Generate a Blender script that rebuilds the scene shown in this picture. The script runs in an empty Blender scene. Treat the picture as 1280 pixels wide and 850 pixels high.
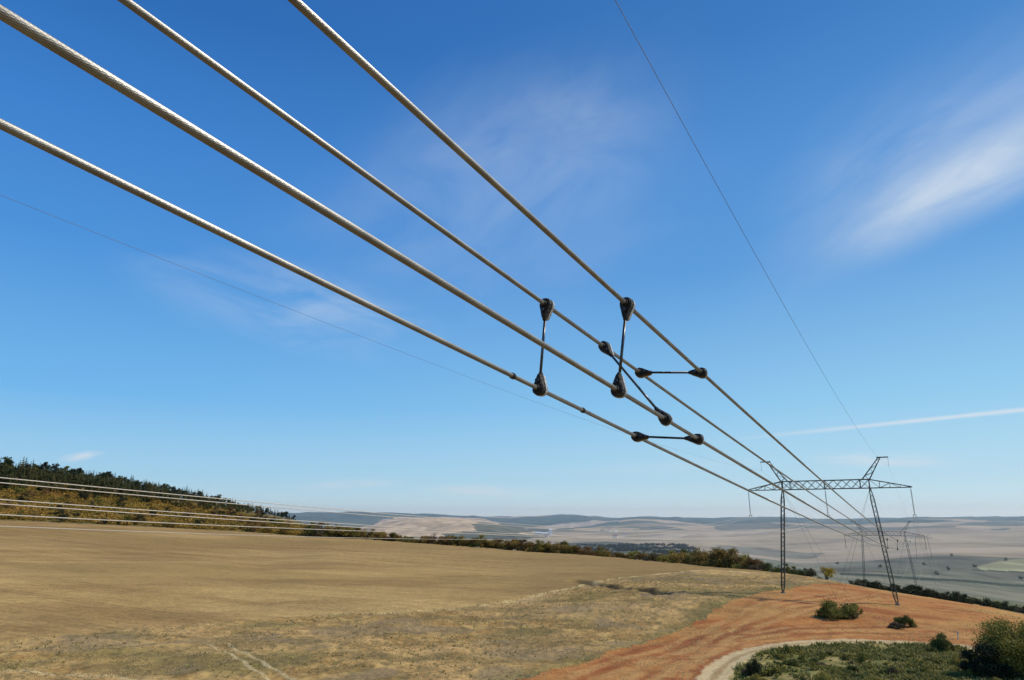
import bpy, bmesh, math, random
import numpy as np
from mathutils import Vector, Matrix
random.seed(7); np.random.seed(7)
RNG = np.random.default_rng(11)
scene = bpy.context.scene
col = scene.collection
PI = math.pi

# ------------------------------------------------------------------ camera
F_PX = 830.0; PITCH = 0.26268                       # focal length in pixels of a 1280 wide picture
ct, st = math.cos(PITCH), math.sin(PITCH)
cam = bpy.data.cameras.new('camera'); camo = bpy.data.objects.new('camera', cam); col.objects.link(camo)
cam.sensor_fit = 'HORIZONTAL'; cam.sensor_width = 36.0; cam.lens = F_PX / 1280 * 36.0
cam.clip_start = 0.05; cam.clip_end = 60000
camo.location = (0, 0, 0); camo.rotation_euler = (PI / 2 + PITCH, 0, 0)
scene.camera = camo

def ray(px, py):
    X = (px - 640) / F_PX; V = -(py - 425) / F_PX
    return np.array([X, ct - V * st, st + V * ct])
def azel(px, py):
    r = ray(px, py); h = math.hypot(r[0], r[1])
    return math.atan2(r[0], r[1]), r[2] / h

# ------------------------------------------------------------------ helpers
def tag(o, label=None, cat=None, group=None, kind=None):
    if label: o['label'] = label
    if cat: o['category'] = cat
    if group: o['group'] = group
    if kind: o['kind'] = kind
    return o
def empty(name, loc=(0, 0, 0), parent=None):
    o = bpy.data.objects.new(name, None); col.objects.link(o); o.location = loc
    o.empty_display_size = 0.2
    if parent: o.parent = parent
    return o
def mesh_obj(name, verts, faces, mat, parent=None, smooth=False):
    me = bpy.data.meshes.new(name)
    if isinstance(verts, np.ndarray) and isinstance(faces, np.ndarray):
        n = faces.shape[1]
        me.vertices.add(len(verts)); me.vertices.foreach_set('co', verts.astype(np.float32).ravel())
        me.loops.add(faces.size); me.loops.foreach_set('vertex_index', faces.astype(np.int32).ravel())
        me.polygons.add(len(faces)); me.polygons.foreach_set('loop_start', np.arange(0, faces.size, n, dtype=np.int32))
        me.update(calc_edges=True)
    else:
        me.from_pydata([tuple(v) for v in verts], [], [tuple(int(i) for i in f) for f in faces]); me.update()
    if mat: me.materials.append(mat)
    if smooth: me.polygons.foreach_set('use_smooth', [True] * len(me.polygons))
    o = bpy.data.objects.new(name, me); col.objects.link(o)
    if parent: o.parent = parent
    return o
class MB:
    def __init__(s): s.v = []; s.f = []; s.n = 0
    def add(s, v, f):
        s.v.extend([tuple(p) for p in v]); s.f.extend([tuple(i + s.n for i in q) for q in f]); s.n = len(s.v)
    def tube(s, pts, rad, sides=8, cap=True):
        pts = [Vector(p) for p in pts]
        if not hasattr(rad, '__len__'): rad = [rad] * len(pts)
        vs = []; fs = []; up = None
        for i, p in enumerate(pts):
            t = (pts[min(i + 1, len(pts) - 1)] - pts[max(i - 1, 0)]).normalized()
            if up is None: up = Vector((0, 0, 1)) if abs(t.z) < .9 else Vector((1, 0, 0))
            a = t.cross(up).normalized(); b = a.cross(t).normalized(); up = b
            for k in range(sides):
                an = 2 * PI * (k + .5) / sides
                vs.append(p + (a * math.cos(an) + b * math.sin(an)) * rad[i])
        for i in range(len(pts) - 1):
            for k in range(sides):
                k2 = (k + 1) % sides
                fs.append((i * sides + k, i * sides + k2, (i + 1) * sides + k2, (i + 1) * sides + k))
        if cap:
            fs.append(tuple(range(sides))[::-1]); fs.append(tuple((len(pts) - 1) * sides + k for k in range(sides)))
        s.add(vs, fs)
    def bar(s, a, b, w): s.tube([a, b], w * .7071, 4)
    def box(s, c, d, rz=0):
        cx, cy, cz = c; X, Y, Z = d[0] / 2, d[1] / 2, d[2] / 2; cr, sr = math.cos(rz), math.sin(rz)
        vs = [(cx + x * cr - y * sr, cy + x * sr + y * cr, cz + z) for z in (-Z, Z) for x, y in ((-X, -Y), (X, -Y), (X, Y), (-X, Y))]
        s.add(vs, [(3, 2, 1, 0), (4, 5, 6, 7), (0, 1, 5, 4), (1, 2, 6, 5), (2, 3, 7, 6), (3, 0, 4, 7)])
    def lathe(s, prof, org=(0, 0, 0), ax=(0, 0, 1), sides=16):
        ax = Vector(ax).normalized(); u = ax.orthogonal().normalized(); w = ax.cross(u); org = Vector(org)
        vs = []; fs = []
        for r, h in prof:
            for k in range(sides):
                an = 2 * PI * k / sides
                vs.append(org + ax * h + (u * math.cos(an) + w * math.sin(an)) * max(r, 1e-4))
        for i in range(len(prof) - 1):
            for k in range(sides):
                k2 = (k + 1) % sides
                fs.append((i * sides + k, i * sides + k2, (i + 1) * sides + k2, (i + 1) * sides + k))
        fs.append(tuple(range(sides))[::-1]); fs.append(tuple((len(prof) - 1) * sides + k for k in range(sides)))
        s.add(vs, fs)
    def build(s, name, mat, parent=None, smooth=False):
        return mesh_obj(name, s.v, s.f, mat, parent, smooth)

# ------------------------------------------------------------------ noise (numpy)
def _h(ix, iy, seed):
    n = ix * np.uint32(374761393) + iy * np.uint32(668265263) + np.uint32((seed * 1442695041) & 0xffffffff)
    n = (n ^ (n >> np.uint32(13))) * np.uint32(1274126177)
    n = n ^ (n >> np.uint32(16))
    return (n & np.uint32(0xffff)).astype(np.float32) * np.float32(1 / 65535.0)
def vnoise(x, y, seed=0):
    ix = np.floor(x); iy = np.floor(y); fx = (x - ix).astype(np.float32); fy = (y - iy).astype(np.float32)
    ix = ix.astype(np.int32).view(np.uint32); iy = iy.astype(np.int32).view(np.uint32); one = np.uint32(1)
    fx = fx * fx * (3 - 2 * fx); fy = fy * fy * (3 - 2 * fy)
    a = _h(ix, iy, seed); b = _h(ix + one, iy, seed); c = _h(ix, iy + one, seed); d = _h(ix + one, iy + one, seed)
    return (a * (1 - fx) + b * fx) * (1 - fy) + (c * (1 - fx) + d * fx) * fy
def fbm(x, y, oct=4, seed=0):
    x = np.asarray(x, np.float64); y = np.asarray(y, np.float64)
    s = 0; a = .5; t = 0
    for o in range(oct):
        s = s + a * vnoise(x, y, seed + o * 17); t += a; a *= .5
        x, y = x * 2.03 + 11.3, y * 2.03 + 5.7
    return s / t            # 0..1
def sstep(e0, e1, x):
    t = np.clip((x - e0) / (e1 - e0), 0, 1); return t * t * (3 - 2 * t)

# ------------------------------------------------------------------ terrain
# rows of the land: lists of (px, py, horizontal distance) as seen from the camera point, turned into real
# azimuths, distances and heights; the land is interpolated between them
def row(pts):
    out = []
    for px, py, r in pts:
        a, t = azel(px, py); out.append((a, r, t * r))
    out.sort(); return np.array(out)
crest = [(-250,648,700),(0,650,650),(200,660,620),(380,670,600),(520,678,560),(640,687.5,500),(760,696,420),(900,709,330),(980,717,290),(1040,726.5,262),(1100,738,250),(1200,754,238),(1280,768.5,228),(1450,805,210)]
ROWS = [
 row([(-250,850,112),(0,850,104),(320,850,98),(640,850,97),(900,850,103),(1120,850,112),(1280,850,118),(1450,850,122)]),
 row([(-250,790,165),(0,790,152),(320,790,146),(640,790,141),(860,790,150),(976,782,156),(1120,801,150),(1280,818,142),(1450,830,140)]),
 row([(-250,700,330),(0,707,300),(320,722,260),(640,736,225),(860,743,195),(976,750,190),(1120,772,178),(1280,793,172),(1450,815,170)]),
 row(crest),
 row([(-250,620,800),(0,627,760),(200,640,720),(330,654,690),(400,668,665),(450,690,640),(640,704,570),(760,715,480),(900,728,390),(1040,742,330),(1200,766,300),(1280,782,285),(1450,812,280)]),
 row([(-250,580,960),(0,594,930),(60,599,930),(130,607,920),(200,617,900),(300,635,850),(360,648,820),(410,664,800),(450,690,780),(640,700,760),(800,708,740),(900,716,720),(1000,728,700),(1100,735,690),(1200,744,680),(1280,757,680),(1450,770,680)]),
 row([(-250,620,1500),(200,660,1500),(400,684,1500),(640,688,1500),(760,694,1450),(850,696,1400),(900,702,1400),(1000,712,1350),(1100,712,1350),(1200,718,1350),(1280,728,1350),(1450,730,1350)]),
 row([(-250,640,2100),(200,660,2100),(430,676,2100),(640,677,2000),(760,681,2000),(850,681,2000),(900,686,2000),(1000,700,1900),(1100,698,1800),(1180,694,1750),(1280,699,1700),(1450,705,1700)]),
 row([(-250,640,2900),(200,655,2900),(400,670,2900),(450,661,2900),(490,652,2900),(530,646.5,2900),(580,648,2900),(630,656,2900),(690,667,2900),(800,672,2900),(900,673,2900),(1000,672,2900),(1100,674,2900),(1200,676,2900),(1280,676,2900),(1450,676,2900)]),
 row([(-250,645,3900),(200,655,3900),(430,662,3900),(530,662,3900),(640,663,3900),(700,661,3900),(800,657,3900),(840,657,3900),(900,662,3900),(1000,659,3900),(1100,661,3900),(1200,659,3900),(1450,658,3900)]),
 row([(-250,640,6200),(300,645,6200),(390,642,6200),(440,641.2,6200),(520,642.5,6200),(560,643.5,6200),(600,646.5,6200),(640,647.7,6200),(700,645.2,6200),(740,645.6,6200),(770,648,6200),(810,647,6200),(860,648.6,6200),(910,650,6200),(960,648.6,6200),(1000,648.9,6200),(1100,648.2,6200),(1280,647.8,6200),(1450,647.8,6200)]),
 row([(-250,656,11000),(1450,656,11000)]),
]
fine = np.radians(np.arange(-42, 42.001, 0.085))
AZ = np.concatenate([np.radians(np.arange(-180, -42, 3.0)), fine, np.radians(np.arange(45, 180.1, 3.0))])
RR = np.concatenate([[3, 12, 25, 40, 55, 70, 80], np.exp(np.linspace(math.log(86), math.log(11000), 680))])
K = len(ROWS) + 2
zr = np.zeros((K, len(AZ))); rr = np.zeros((K, len(AZ)))
rr[0] = 3; zr[0] = -25.5; rr[1] = 60; zr[1] = -25
wneu = sstep(math.radians(52), math.radians(95), np.abs(AZ))
neu_r = [104, 150, 230, 330, 420, 720, 1400, 1950, 2900, 3900, 6200, 11000]
neu_z = [-24, -23, -22, -22, -24, -28, -40, -50, -50, -40, -20, -80]
for k, R in enumerate(ROWS):
    rk = np.interp(AZ, R[:, 0], R[:, 1]); zk = np.interp(AZ, R[:, 0], R[:, 2])
    if k < 9:
        ker = np.hanning(41); ker /= ker.sum()
        sm = lambda v: np.convolve(np.pad(v, 20, mode='edge'), ker, mode='valid')
        rk, zk = sm(rk), sm(zk)
    rr[k + 2] = rk * (1 - wneu) + neu_r[k] * wneu; zr[k + 2] = zk * (1 - wneu) + neu_z[k] * wneu
zr[1] = zr[2] - 1.0 * 0
zr[1] = np.minimum(zr[2], -21.5); zr[0] = zr[1]
def pchip_cols(xk, yk, x):
    """monotone cubic, columns independent: xk,yk (K,C), x (N,) -> (N,C)"""
    h = np.diff(xk, axis=0); d = np.diff(yk, axis=0) / h
    m = np.zeros_like(yk)
    same = d[:-1] * d[1:] > 0
    w1 = 2 * h[1:] + h[:-1]; w2 = h[1:] + 2 * h[:-1]
    with np.errstate(divide='ignore', invalid='ignore'):
        hm = (w1 + w2) / (w1 / d[:-1] + w2 / d[1:])
    m[1:-1] = np.where(same, hm, 0); m[0] = d[0]; m[-1] = d[-1]
    out = np.zeros((len(x), xk.shape[1]))
    X = x[:, None]
    for k in range(xk.shape[0] - 1):
        t = (X - xk[k]) / h[k]
        sel = ((t >= 0) if k else (t > -9)) & ((t < 1) if k < xk.shape[0] - 2 else (t < 9))
        tt = np.clip(t, 0, 1)
        v = (yk[k] * (2 * tt ** 3 - 3 * tt ** 2 + 1) + h[k] * m[k] * (tt ** 3 - 2 * tt ** 2 + tt)
             + yk[k + 1] * (-2 * tt ** 3 + 3 * tt ** 2) + h[k] * m[k + 1] * (tt ** 3 - tt ** 2))
        out = np.where(sel, v, out)
    return out
HG = pchip_cols(np.log(rr), zr, np.log(RR))                       # (N rings, C columns) smooth land
_k = np.hanning(61); _k /= _k.sum(); _n = int(np.searchsorted(RR, 640))
_sm = np.stack([np.convolve(np.pad(HG[i], 30, mode='edge'), _k, mode='valid') for i in range(_n)])
_w = sstep(640, 560, RR[:_n])[:, None]; HG[:_n] = HG[:_n] * (1 - _w) + _sm * _w
GX = RR[:, None] * np.sin(AZ)[None, :]; GY = RR[:, None] * np.cos(AZ)[None, :]
GR = np.repeat(RR[:, None], len(AZ), 1)
LRR = np.log(RR)
def land(x, y, G=None):
    G = HG if G is None else G
    x = np.atleast_1d(np.asarray(x, float)); y = np.atleast_1d(np.asarray(y, float))
    a = np.arctan2(x, y); r = np.maximum(np.hypot(x, y), 3.01)
    fi = np.interp(np.log(r), LRR, np.arange(len(RR))); fj = np.interp(a, AZ, np.arange(len(AZ)))
    i = np.clip(fi.astype(int), 0, len(RR) - 2); j = np.clip(fj.astype(int), 0, len(AZ) - 2)
    u = fi - i; v = fj - j
    return (G[i, j] * (1 - v) + G[i, j + 1] * v) * (1 - u) + (G[i + 1, j] * (1 - v) + G[i + 1, j + 1] * v) * u
def hit(px, py, rmin=20.0, G=None):
    """world point where the sight line first meets the land (beyond rmin)"""
    a, t = azel(px, py)
    r = RR[RR > rmin]; x = r * math.sin(a); y = r * math.cos(a)
    d = t * r - land(x, y, G)
    neg = np.where(d < 0)[0]
    if len(neg) == 0: k = len(r) - 1; R = r[k]
    elif neg[0] == 0: R = r[0]
    else:
        k = neg[0]; f = d[k - 1] / (d[k - 1] - d[k]); R = r[k - 1] + f * (r[k] - r[k - 1])
    X, Y = R * math.sin(a), R * math.cos(a)
    return X, Y
def poly(pts, rmin=20):
    return np.array([hit(px, py, rmin) for px, py in pts])
def at_r(px, r):                              # a point at distance r in the direction of column px at the horizon
    a, _ = azel(px, 648); return r * math.sin(a), r * math.cos(a)
def inside(P, x, y):
    full = np.zeros(x.shape, bool); bb = (x >= P[:, 0].min()) & (x <= P[:, 0].max()) & (y >= P[:, 1].min()) & (y <= P[:, 1].max())
    x = x[bb]; y = y[bb]
    c = np.zeros(x.shape, bool); n = len(P); j = n - 1
    for i in range(n):
        xi, yi = P[i]; xj, yj = P[j]
        if yi != yj:
            c ^= ((yi > y) != (yj > y)) & (x < (xj - xi) * (y - yi) / (yj - yi) + xi)
        j = i
    full[bb] = c; return full
def pdist(L, x, y):
    """distance to a polyline and running parameter"""
    L = np.array(L); full = np.full(x.shape, 1e9)
    bb = (x >= L[:, 0].min() - 25) & (x <= L[:, 0].max() + 25) & (y >= L[:, 1].min() - 25) & (y <= L[:, 1].max() + 25)
    x = x[bb]; y = y[bb]
    best = np.full(x.shape, 1e9)
    for (x0, y0), (x1, y1) in zip(L[:-1], L[1:]):
        dx, dy = x1 - x0, y1 - y0; t = np.clip(((x - x0) * dx + (y - y0) * dy) / (dx * dx + dy * dy + 1e-9), 0, 1)
        best = np.minimum(best, np.hypot(x - x0 - t * dx, y - y0 - t * dy))
    full[bb] = best; return full
def smoothline(L, n=8):
    out = []; L = [np.array(p) for p in L]
    for i in range(len(L) - 1):
        p0 = L[max(i - 1, 0)]; p1 = L[i]; p2 = L[i + 1]; p3 = L[min(i + 2, len(L) - 1)]
        for k in range(n):
            t = k / n
            out.append(.5 * ((2 * p1) + (-p0 + p2) * t + (2 * p0 - 5 * p1 + 4 * p2 - p3) * t * t + (-p0 + 3 * p1 - 3 * p2 + p3) * t ** 3))
    out.append(L[-1]); return np.array(out)

# region outlines (world, from where the boundaries run on the land)
PG = poly([(-400,825),(0,800),(116,790),(212,781),(320,774),(418,768),(491,765),(560,760),(600,754),(650,747),(700,737),(744,728),(790,720),(829,715.5),(894,713.5),(940,717)])
RG = poly([(600,862),(653,847),(718,832),(762,818),(820,800),(865,785),(894,762),(920,747),(940,742),(965,737),(1000,731.5),(1035,729)])
# tilled field: above PG line up to crest; grass: between PG and RG; red: right of RG
def far_pts(L): return [at_r(px, r) for px, py, r in L]
crest_w = far_pts([c for c in crest if c[0] <= 980])
field_poly = np.array(list(map(tuple, PG)) + [tuple(p) for p in crest_w[::-1]] + [(-900, 500), (-700, 60)])
red_poly = np.array(list(map(tuple, RG)) + [at_r(1060, 262), at_r(1200, 240), at_r(1290, 228), at_r(1600, 200), at_r(1700, 60), (60, 30), (30, 55)])
TRK = smoothline(poly([(868,880),(880,862),(893,845),(905,832),(928,818),(965,808),(1010,803),(1065,801),(1120,802.5),(1170,805.5),(1215,809),(1270,814),(1340,822)]))
scrub_poly = np.array(list(map(tuple, TRK)) + [at_r(1700, 100), at_r(1500, 70), (60, 40), at_r(980, 60)])

X, Y = GX, GY
IN = int(np.searchsorted(RR, 1150)); IF = int(np.searchsorted(RR, 600))
SHP = HG.shape
def fbn(fx, fy, o, sd):            # noise on the near rows only
    out = np.full(SHP, .5, np.float32); out[:IN] = fbm(fx[:IN], fy[:IN], o, sd); return out
def fbf(fx, fy, o, sd):            # noise on the far rows only
    out = np.full(SHP, .5, np.float32); out[IF:] = fbm(fx[IF:], fy[IF:], o, sd); return out
near = GR < 1100
wob = (fbn(X / 9, Y / 9, 3, 3) - .5)
wx = X + wob * 7 + (fbn(X / 1.7, Y / 1.7, 2, 9) - .5) * 2.5; wy = Y + (fbn(X / 9 + 40, Y / 9, 3, 4) - .5) * 7
in_field = inside(field_poly, X + (wx - X) * .35, Y + (wy - Y) * .35) & near
in_red = inside(red_poly, wx, wy) & near & ~in_field
in_scrub = inside(scrub_poly, X, Y) & near
dT = pdist(TRK, X, Y)
hazeR = GR
# distance to crest row, used to fade details
crest_r = rr[5][None, :]
beyond = GR > crest_r + 4

# fine relief
rel = np.zeros_like(HG)
nearw = sstep(1200, 500, GR)
rel += (fbn(X / 45, Y / 45, 3, 21) - .5) * 1.6 * sstep(60, 200, GR) * sstep(2600, 900, GR)
grassw = (~in_field) & (~in_red) & (~beyond) & near
rel += grassw * ((fbn(X / 5, Y / 5, 4, 31) - .5) * .9 + (fbn(X / 1.3, Y / 1.3, 2, 33) - .5) * .35)
rel += in_red * ~in_scrub * ((fbn(X / 7, Y / 7, 3, 41) - .5) * .45)
rel += in_scrub * ((fbn(X / 4, Y / 4, 3, 43) - .5) * 1.1)
rel += in_field * (fbn(X / 14, Y / 14, 3, 51) - .5) * .35
rel *= np.where(dT < 2.6, sstep(1.6, 2.6, dT), 1)
rel -= sstep(2.4, .6, dT) * .12
farw = sstep(1300, 2500, GR)
rel += farw * ((fbf(X / 420, Y / 420, 4, 61) - .5) * 44 * (GR / 4000)) * sstep(8000, 5500, GR)
rel += sstep(5000, 5900, GR) * ((fbf(X / 160, Y / 160, 3, 66) - .5) * 14 + (fbf(X / 900, Y / 900, 2, 67) - .5) * 26)
# eroded bank in the grass strip
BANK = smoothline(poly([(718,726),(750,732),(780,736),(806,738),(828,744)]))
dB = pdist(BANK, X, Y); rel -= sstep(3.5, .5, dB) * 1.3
HG2 = HG + rel

# ---- albedo painted per vertex from the ground cover found there
def C(*c): return np.array(c)[None, None, :]
def mix(a, b, t): return a + (b - a) * t[..., None]
n1 = fbn(X / 60, Y / 60, 4, 71); n2 = fbn(X / 3.0, Y / 3.0, 4, 72); n3 = fbn(X / 18, Y / 18, 4, 73); n4 = fbn(X / 1.1, Y / 1.1, 2, 74)
# tilled field with streaks that follow the contour
rad = GR + 25 * (fbn(X / 150, Y / 150, 2, 75) - .5)
ang = np.repeat(AZ[None, :], len(RR), 0)
streak = fbn(ang * 6, rad / 9, 4, 76)
streak2 = fbn(ang * 14, rad / 3.2, 3, 77)
alb = mix(C(.285, .180, .078) + 0 * X[..., None], C(.385, .258, .120), sstep(.35, .7, .5 * streak + .5 * n1))
alb = mix(alb, C(.25, .165, .07), sstep(.5, .75, streak2) * .35)
alb = mix(alb, C(.50, .345, .15), sstep(150, 60, np.abs(GR - 205)) * sstep(.35, .65, fbn(ang * 4, rad / 20, 3, 78)) * .5)
qf = .42 * X + .91 * Y + 14 * (fbn(X / 120, Y / 120, 2, 401) - .5)
wb = fbn(X / 30, qf / 3.0, 3, 402)
alb = alb * (1 + .10 * (np.sin(qf * 2 * PI / 3.1) * sstep(330, 120, GR))[..., None] * wb[..., None])
tl = np.abs((qf / 21.0) % 1 - .5) * 21.0
alb = alb * (1 - .20 * (sstep(.9, .3, np.abs(tl - 1.1)) * sstep(.35, .6, wb))[..., None])
alb = alb * (1 + .22 * (fbn(X / 70, qf / 5.5, 3, 403) - .5) * 2)[..., None] if False else alb * (1 + .34 * (fbn(X / 70, qf / 5.5, 3, 403) - .5))[..., None]
alb = alb * (1 + .5 * (fbn(X / .9, Y / .9, 2, 404) - .5) * sstep(320, 110, GR))[..., None]
# field gets darker and browner to the far right part
alb = mix(alb, C(.25, .165, .07), sstep(-.25, .25, ang) * sstep(150, 260, GR) * .75)
alb = mix(alb, C(.27, .18, .075), sstep(.42, .62, fbn(X / 110, Y / 60, 3, 79)) * sstep(190, 300, GR) * .6)
field = alb
# dry grass strip
g = mix(C(.325, .200, .082) + 0 * X[..., None], C(.44, .295, .130), sstep(.35, .65, n2))
g = mix(g, C(.20, .165, .062), sstep(.5, .68, n3) * .7)
g = mix(g, C(.47, .31, .155), sstep(.46, .64, fbn(X / 26, Y / 14, 3, 88)) * .55)
g = mix(g, C(.10, .09, .045), sstep(.56, .74, n4) * .55)
g = mix(g, C(.15, .115, .055), sstep(.50, .64, fbn(X / 16, Y / 8, 4, 130)) * .55)
g = mix(g, C(.23, .175, .12), sstep(.55, .7, fbn(X / 11, Y / 11, 3, 80)) * .6)
g = mix(g, C(.17, .15, .055), sstep(6, 0, pdist(RG, X, Y)) * .6)
g = mix(g, C(.62, .47, .25), sstep(4.5, 1.0, pdist(PG[5:], X, Y)) * sstep(.30, .55, n2) * .85)
g = mix(g, C(.52, .36, .20), sstep(14, 2, pdist(PG[5:12], X, Y)) * sstep(.3, .6, n3) * .6)
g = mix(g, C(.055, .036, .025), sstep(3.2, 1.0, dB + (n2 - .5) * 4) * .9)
TR2 = poly([(285,806),(330,830),(390,862)]); TR3 = poly([(-60,836),(60,842),(260,852)]); TR4 = poly([(262,806),(305,828),(355,862)])
g = mix(g, C(.52, .43, .27), np.maximum(sstep(.6, .1, pdist(TR3, X, Y)), .7 * sstep(.5, .1, np.minimum(pdist(TR2, X, Y), pdist(TR4, X, Y)))))
# bare red soil
dTs = np.minimum(dT, 400); rs = fbn(dTs / 5.0, (X * .35 + Y * .35) / 30, 4, 81); rs = np.where(dT > 60, fbn((X * .55 + Y * .83) / 4.5, (X * .83 - Y * .55) / 26, 4, 82), rs)
r_ = mix(C(.29, .098, .036) + 0 * X[..., None], C(.40, .175, .062), sstep(.36, .60, rs))
r_ = mix(r_, C(.42, .245, .095), sstep(.48, .66, n3) * .6)
r_ = mix(r_, C(.40, .215, .080), sstep(.5, .62, fbn((X * .9 + Y * .4) / 9, (Y * .9 - X * .4) / 3.2, 4, 84)) * .35)
r_ = mix(r_, C(.25, .075, .03), sstep(.5, .72, n2) * .4)
r_ = mix(r_, C(.44, .245, .085), sstep(165, 225, GR) * sstep(.28, .55, n3 * .5 + n1 * .5) * sstep(.44, .56, ang) * .85)
for L in ([(1150,783),(1080,783),(1010,784),(950,793),(880,815),(800,850)], [(1090,745),(1030,755),(980,768),(930,785),(850,822),(770,862)], [(1200,795),(1130,791),(1050,790),(980,795),(920,808),(872,850)],
          [(1060,740),(1000,748),(950,762),(905,785),(830,815),(720,850)]):
    P_ = smoothline(poly(L)); d = pdist(P_, X + wob * 3, Y)
    r_ = mix(r_, C(.46, .26, .11), sstep(1.5, .5, np.abs(d - 1.9)) * .65 * sstep(.2, .5, n2))
    r_ = mix(r_, C(.24, .085, .035), sstep(1.6, .2, d + (n2 - .5) * 3) * sstep(.35, .6, fbn(X / 12, Y / 12, 2, 86)) * .65)
r_ = mix(r_, C(.30, .095, .04), sstep(3.4, 1.5, dT) * .8)
# scrub floor
s_ = mix(C(.14, .145, .048) + 0 * X[..., None], C(.34, .27, .12), sstep(.35, .68, n2))
s_ = mix(s_, C(.24, .17, .09), sstep(.58, .72, n3) * .6)
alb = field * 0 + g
alb = np.where(in_field[..., None], field, alb)
alb = np.where(in_red[..., None], r_, alb)
alb = np.where(in_scrub[..., None], s_, alb)
tw = 1.9
tmask = sstep(tw + .5, tw - .2, dT + (n4 - .5) * 1.2)
tcol = mix(C(.50, .39, .25) + 0 * X[..., None], C(.31, .21, .11), sstep(.8, .2, dT + (n2 - .5)) * .85)
alb = mix(alb, tcol, tmask)
# beyond the crest: dark verge, then valley and the far patchwork
v_ = mix(C(.11, .125, .075) + 0 * X[..., None], C(.19, .18, .12), sstep(.4, .65, n3))
alb = np.where((beyond & (GR < 1150))[..., None], v_, alb)
hillL = beyond & (GR < 1150) & (ang < math.radians(-13))
alb = np.where(hillL[..., None], mix(C(.10, .085, .03) + 0 * X[..., None], C(.20, .14, .05), sstep(.4, .6, n2)), alb)
fn = fbf(X / 300, Y / 300, 3, 91)
tan = mix(C(.35, .278, .17) + 0 * X[..., None], C(.27, .215, .14), sstep(.4, .65, fn))
tan = tan * (1 + .5 * (fbf(X / 60, Y / 130, 3, 121) - .5))[..., None]
tan = mix(tan, C(.42, .34, .26), sstep(.5, .8, fbf(X / 900, Y / 240, 3, 92)) * .5)
alb = np.where((GR >= 1150)[..., None], tan, alb)
valley = (GR > 700) & (GR < 1750) & beyond & (ang > math.radians(13))
alb = np.where(valley[..., None], mix(C(.14, .145, .095) + 0 * X[..., None], C(.22, .205, .14), sstep(.35, .65, fbf(X / 50, Y / 120, 4, 93))), alb)
strp = fbf(X / 800, Y / 170, 4, 111); strp2 = fbf(X / 500 + Y / 900, Y / 120, 3, 113)
alb = np.where(((GR > 2250) & (GR < 4700))[..., None], mix(alb, C(.07, .085, .055), sstep(.60, .64, strp) * .85 * sstep(.30, .20, ang)), alb)
alb = np.where(((GR > 1900) & (GR < 4700))[..., None], mix(alb, C(.46, .37, .24), sstep(.56, .66, strp2) * .4), alb)
WOB = {}; F97 = fbf(X / 90, Y / 90, 3, 97); F98 = fbf(X / 26, Y / 60, 2, 99)
def fpoly(pts, c, rmin=1100, soft=0.9, wsc=70, wamp=40):
    global alb
    # outlines are looked up on the land as they appear from the camera point, then laid out in world x,y
    P_ = poly(pts, rmin)
    k_ = (wsc,)
    if k_ not in WOB: WOB[k_] = (fbf(X / wsc, Y / wsc, 3, 95) - .5, fbf(X / wsc + 9, Y / wsc, 3, 96) - .5)
    m = inside(P_, X + WOB[k_][0] * wamp, Y + WOB[k_][1] * wamp) & (GR > rmin)
    cc = np.array(c) * (1 + 1.0 * (F97[m][:, None] - .5) + .9 * (F98[m][:, None] - .5))
    alb[m] = alb[m] * (1 - soft) + cc * soft
FOR = (.055, .078, .055); FR2 = (.055, .07, .045); GRY = (.11, .12, .09); LT = (.44, .36, .27)
# woods along the skyline
sky_w = (GR > 4650) & (GR < 7500)
alb = np.where((sky_w & (fbf(X / 900, Y / 500, 3, 98) < .70))[..., None], C(*FOR) * (1 + 1.2 * (F97[..., None] - .5)), alb)
fpoly([(370,655),(380,641),(470,641),(490,648),(470,655),(440,664),(380,664)], FOR, 2950)
fpoly([(470,655),(500,649),(540,646),(600,649),(660,660),(660,672),(430,672)], (.52, .38, .23), 2100, .8)
fpoly([(555,664),(600,661),(660,667),(700,671),(640,673),(560,670)], FR2, 1500, .9)
fpoly([(590,655),(640,657),(690,664),(640,667),(600,663)], FR2, 1500, .85)
fpoly([(690,661),(720,658),(775,652),(770,655),(730,660),(700,663)], FOR, 2950, .9)
fpoly([(650,660),(690,654),(740,651),(775,652),(720,657),(690,660)], LT, 2950, .7)
fpoly([(790,662),(810,656),(830,655),(850,659),(865,664)], GRY, 2950, .8)
fpoly([(760,671),(860,667),(960,664),(960,667),(870,670),(780,674)], LT, 1500, .6)
fpoly([(870,653),(900,651),(1000,656),(1100,656),(1200,657),(1190,661),(1020,660),(900,660)], FR2, 2950, .7)
fpoly([(1195,655),(1240,651),(1280,651),(1400,651),(1400,655),(1260,657)], FOR, 2950, .8)
fpoly([(1240,660),(1265,659),(1262,661),(1240,662)], FOR, 2950, .8)
fpoly([(895,680),(960,683),(1030,690),(1020,696),(930,692),(890,688)], GRY, 1100, .7)
fpoly([(1010,716),(1060,703),(1120,697),(1180,694),(1280,698),(1500,700),(1500,735),(1280,727),(1100,716)], (.135, .130, .090), 1100, .9, 40, 15)
fpoly([(1222,708),(1250,701),(1290,697),(1400,697),(1400,716),(1260,714),(1226,712)], (.30, .29, .155), 1100, .9, 40, 6)
fpoly([(1215,711.5),(1300,714),(1400,716),(1400,718),(1300,716),(1215,713)], (.04, .05, .03), 1100, .9, 40, 2)
fpoly([(1050,716),(1150,722),(1300,731),(1300,734),(1150,725),(1050,719)], (.035, .045, .03), 700, .9, 40, 2)
fpoly([(700,678),(760,676),(830,684),(860,690),(830,694),(740,690)], FR2, 1100, .85)
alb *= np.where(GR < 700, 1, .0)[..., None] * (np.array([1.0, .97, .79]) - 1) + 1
alb = np.clip(alb, .01, .8)

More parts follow.
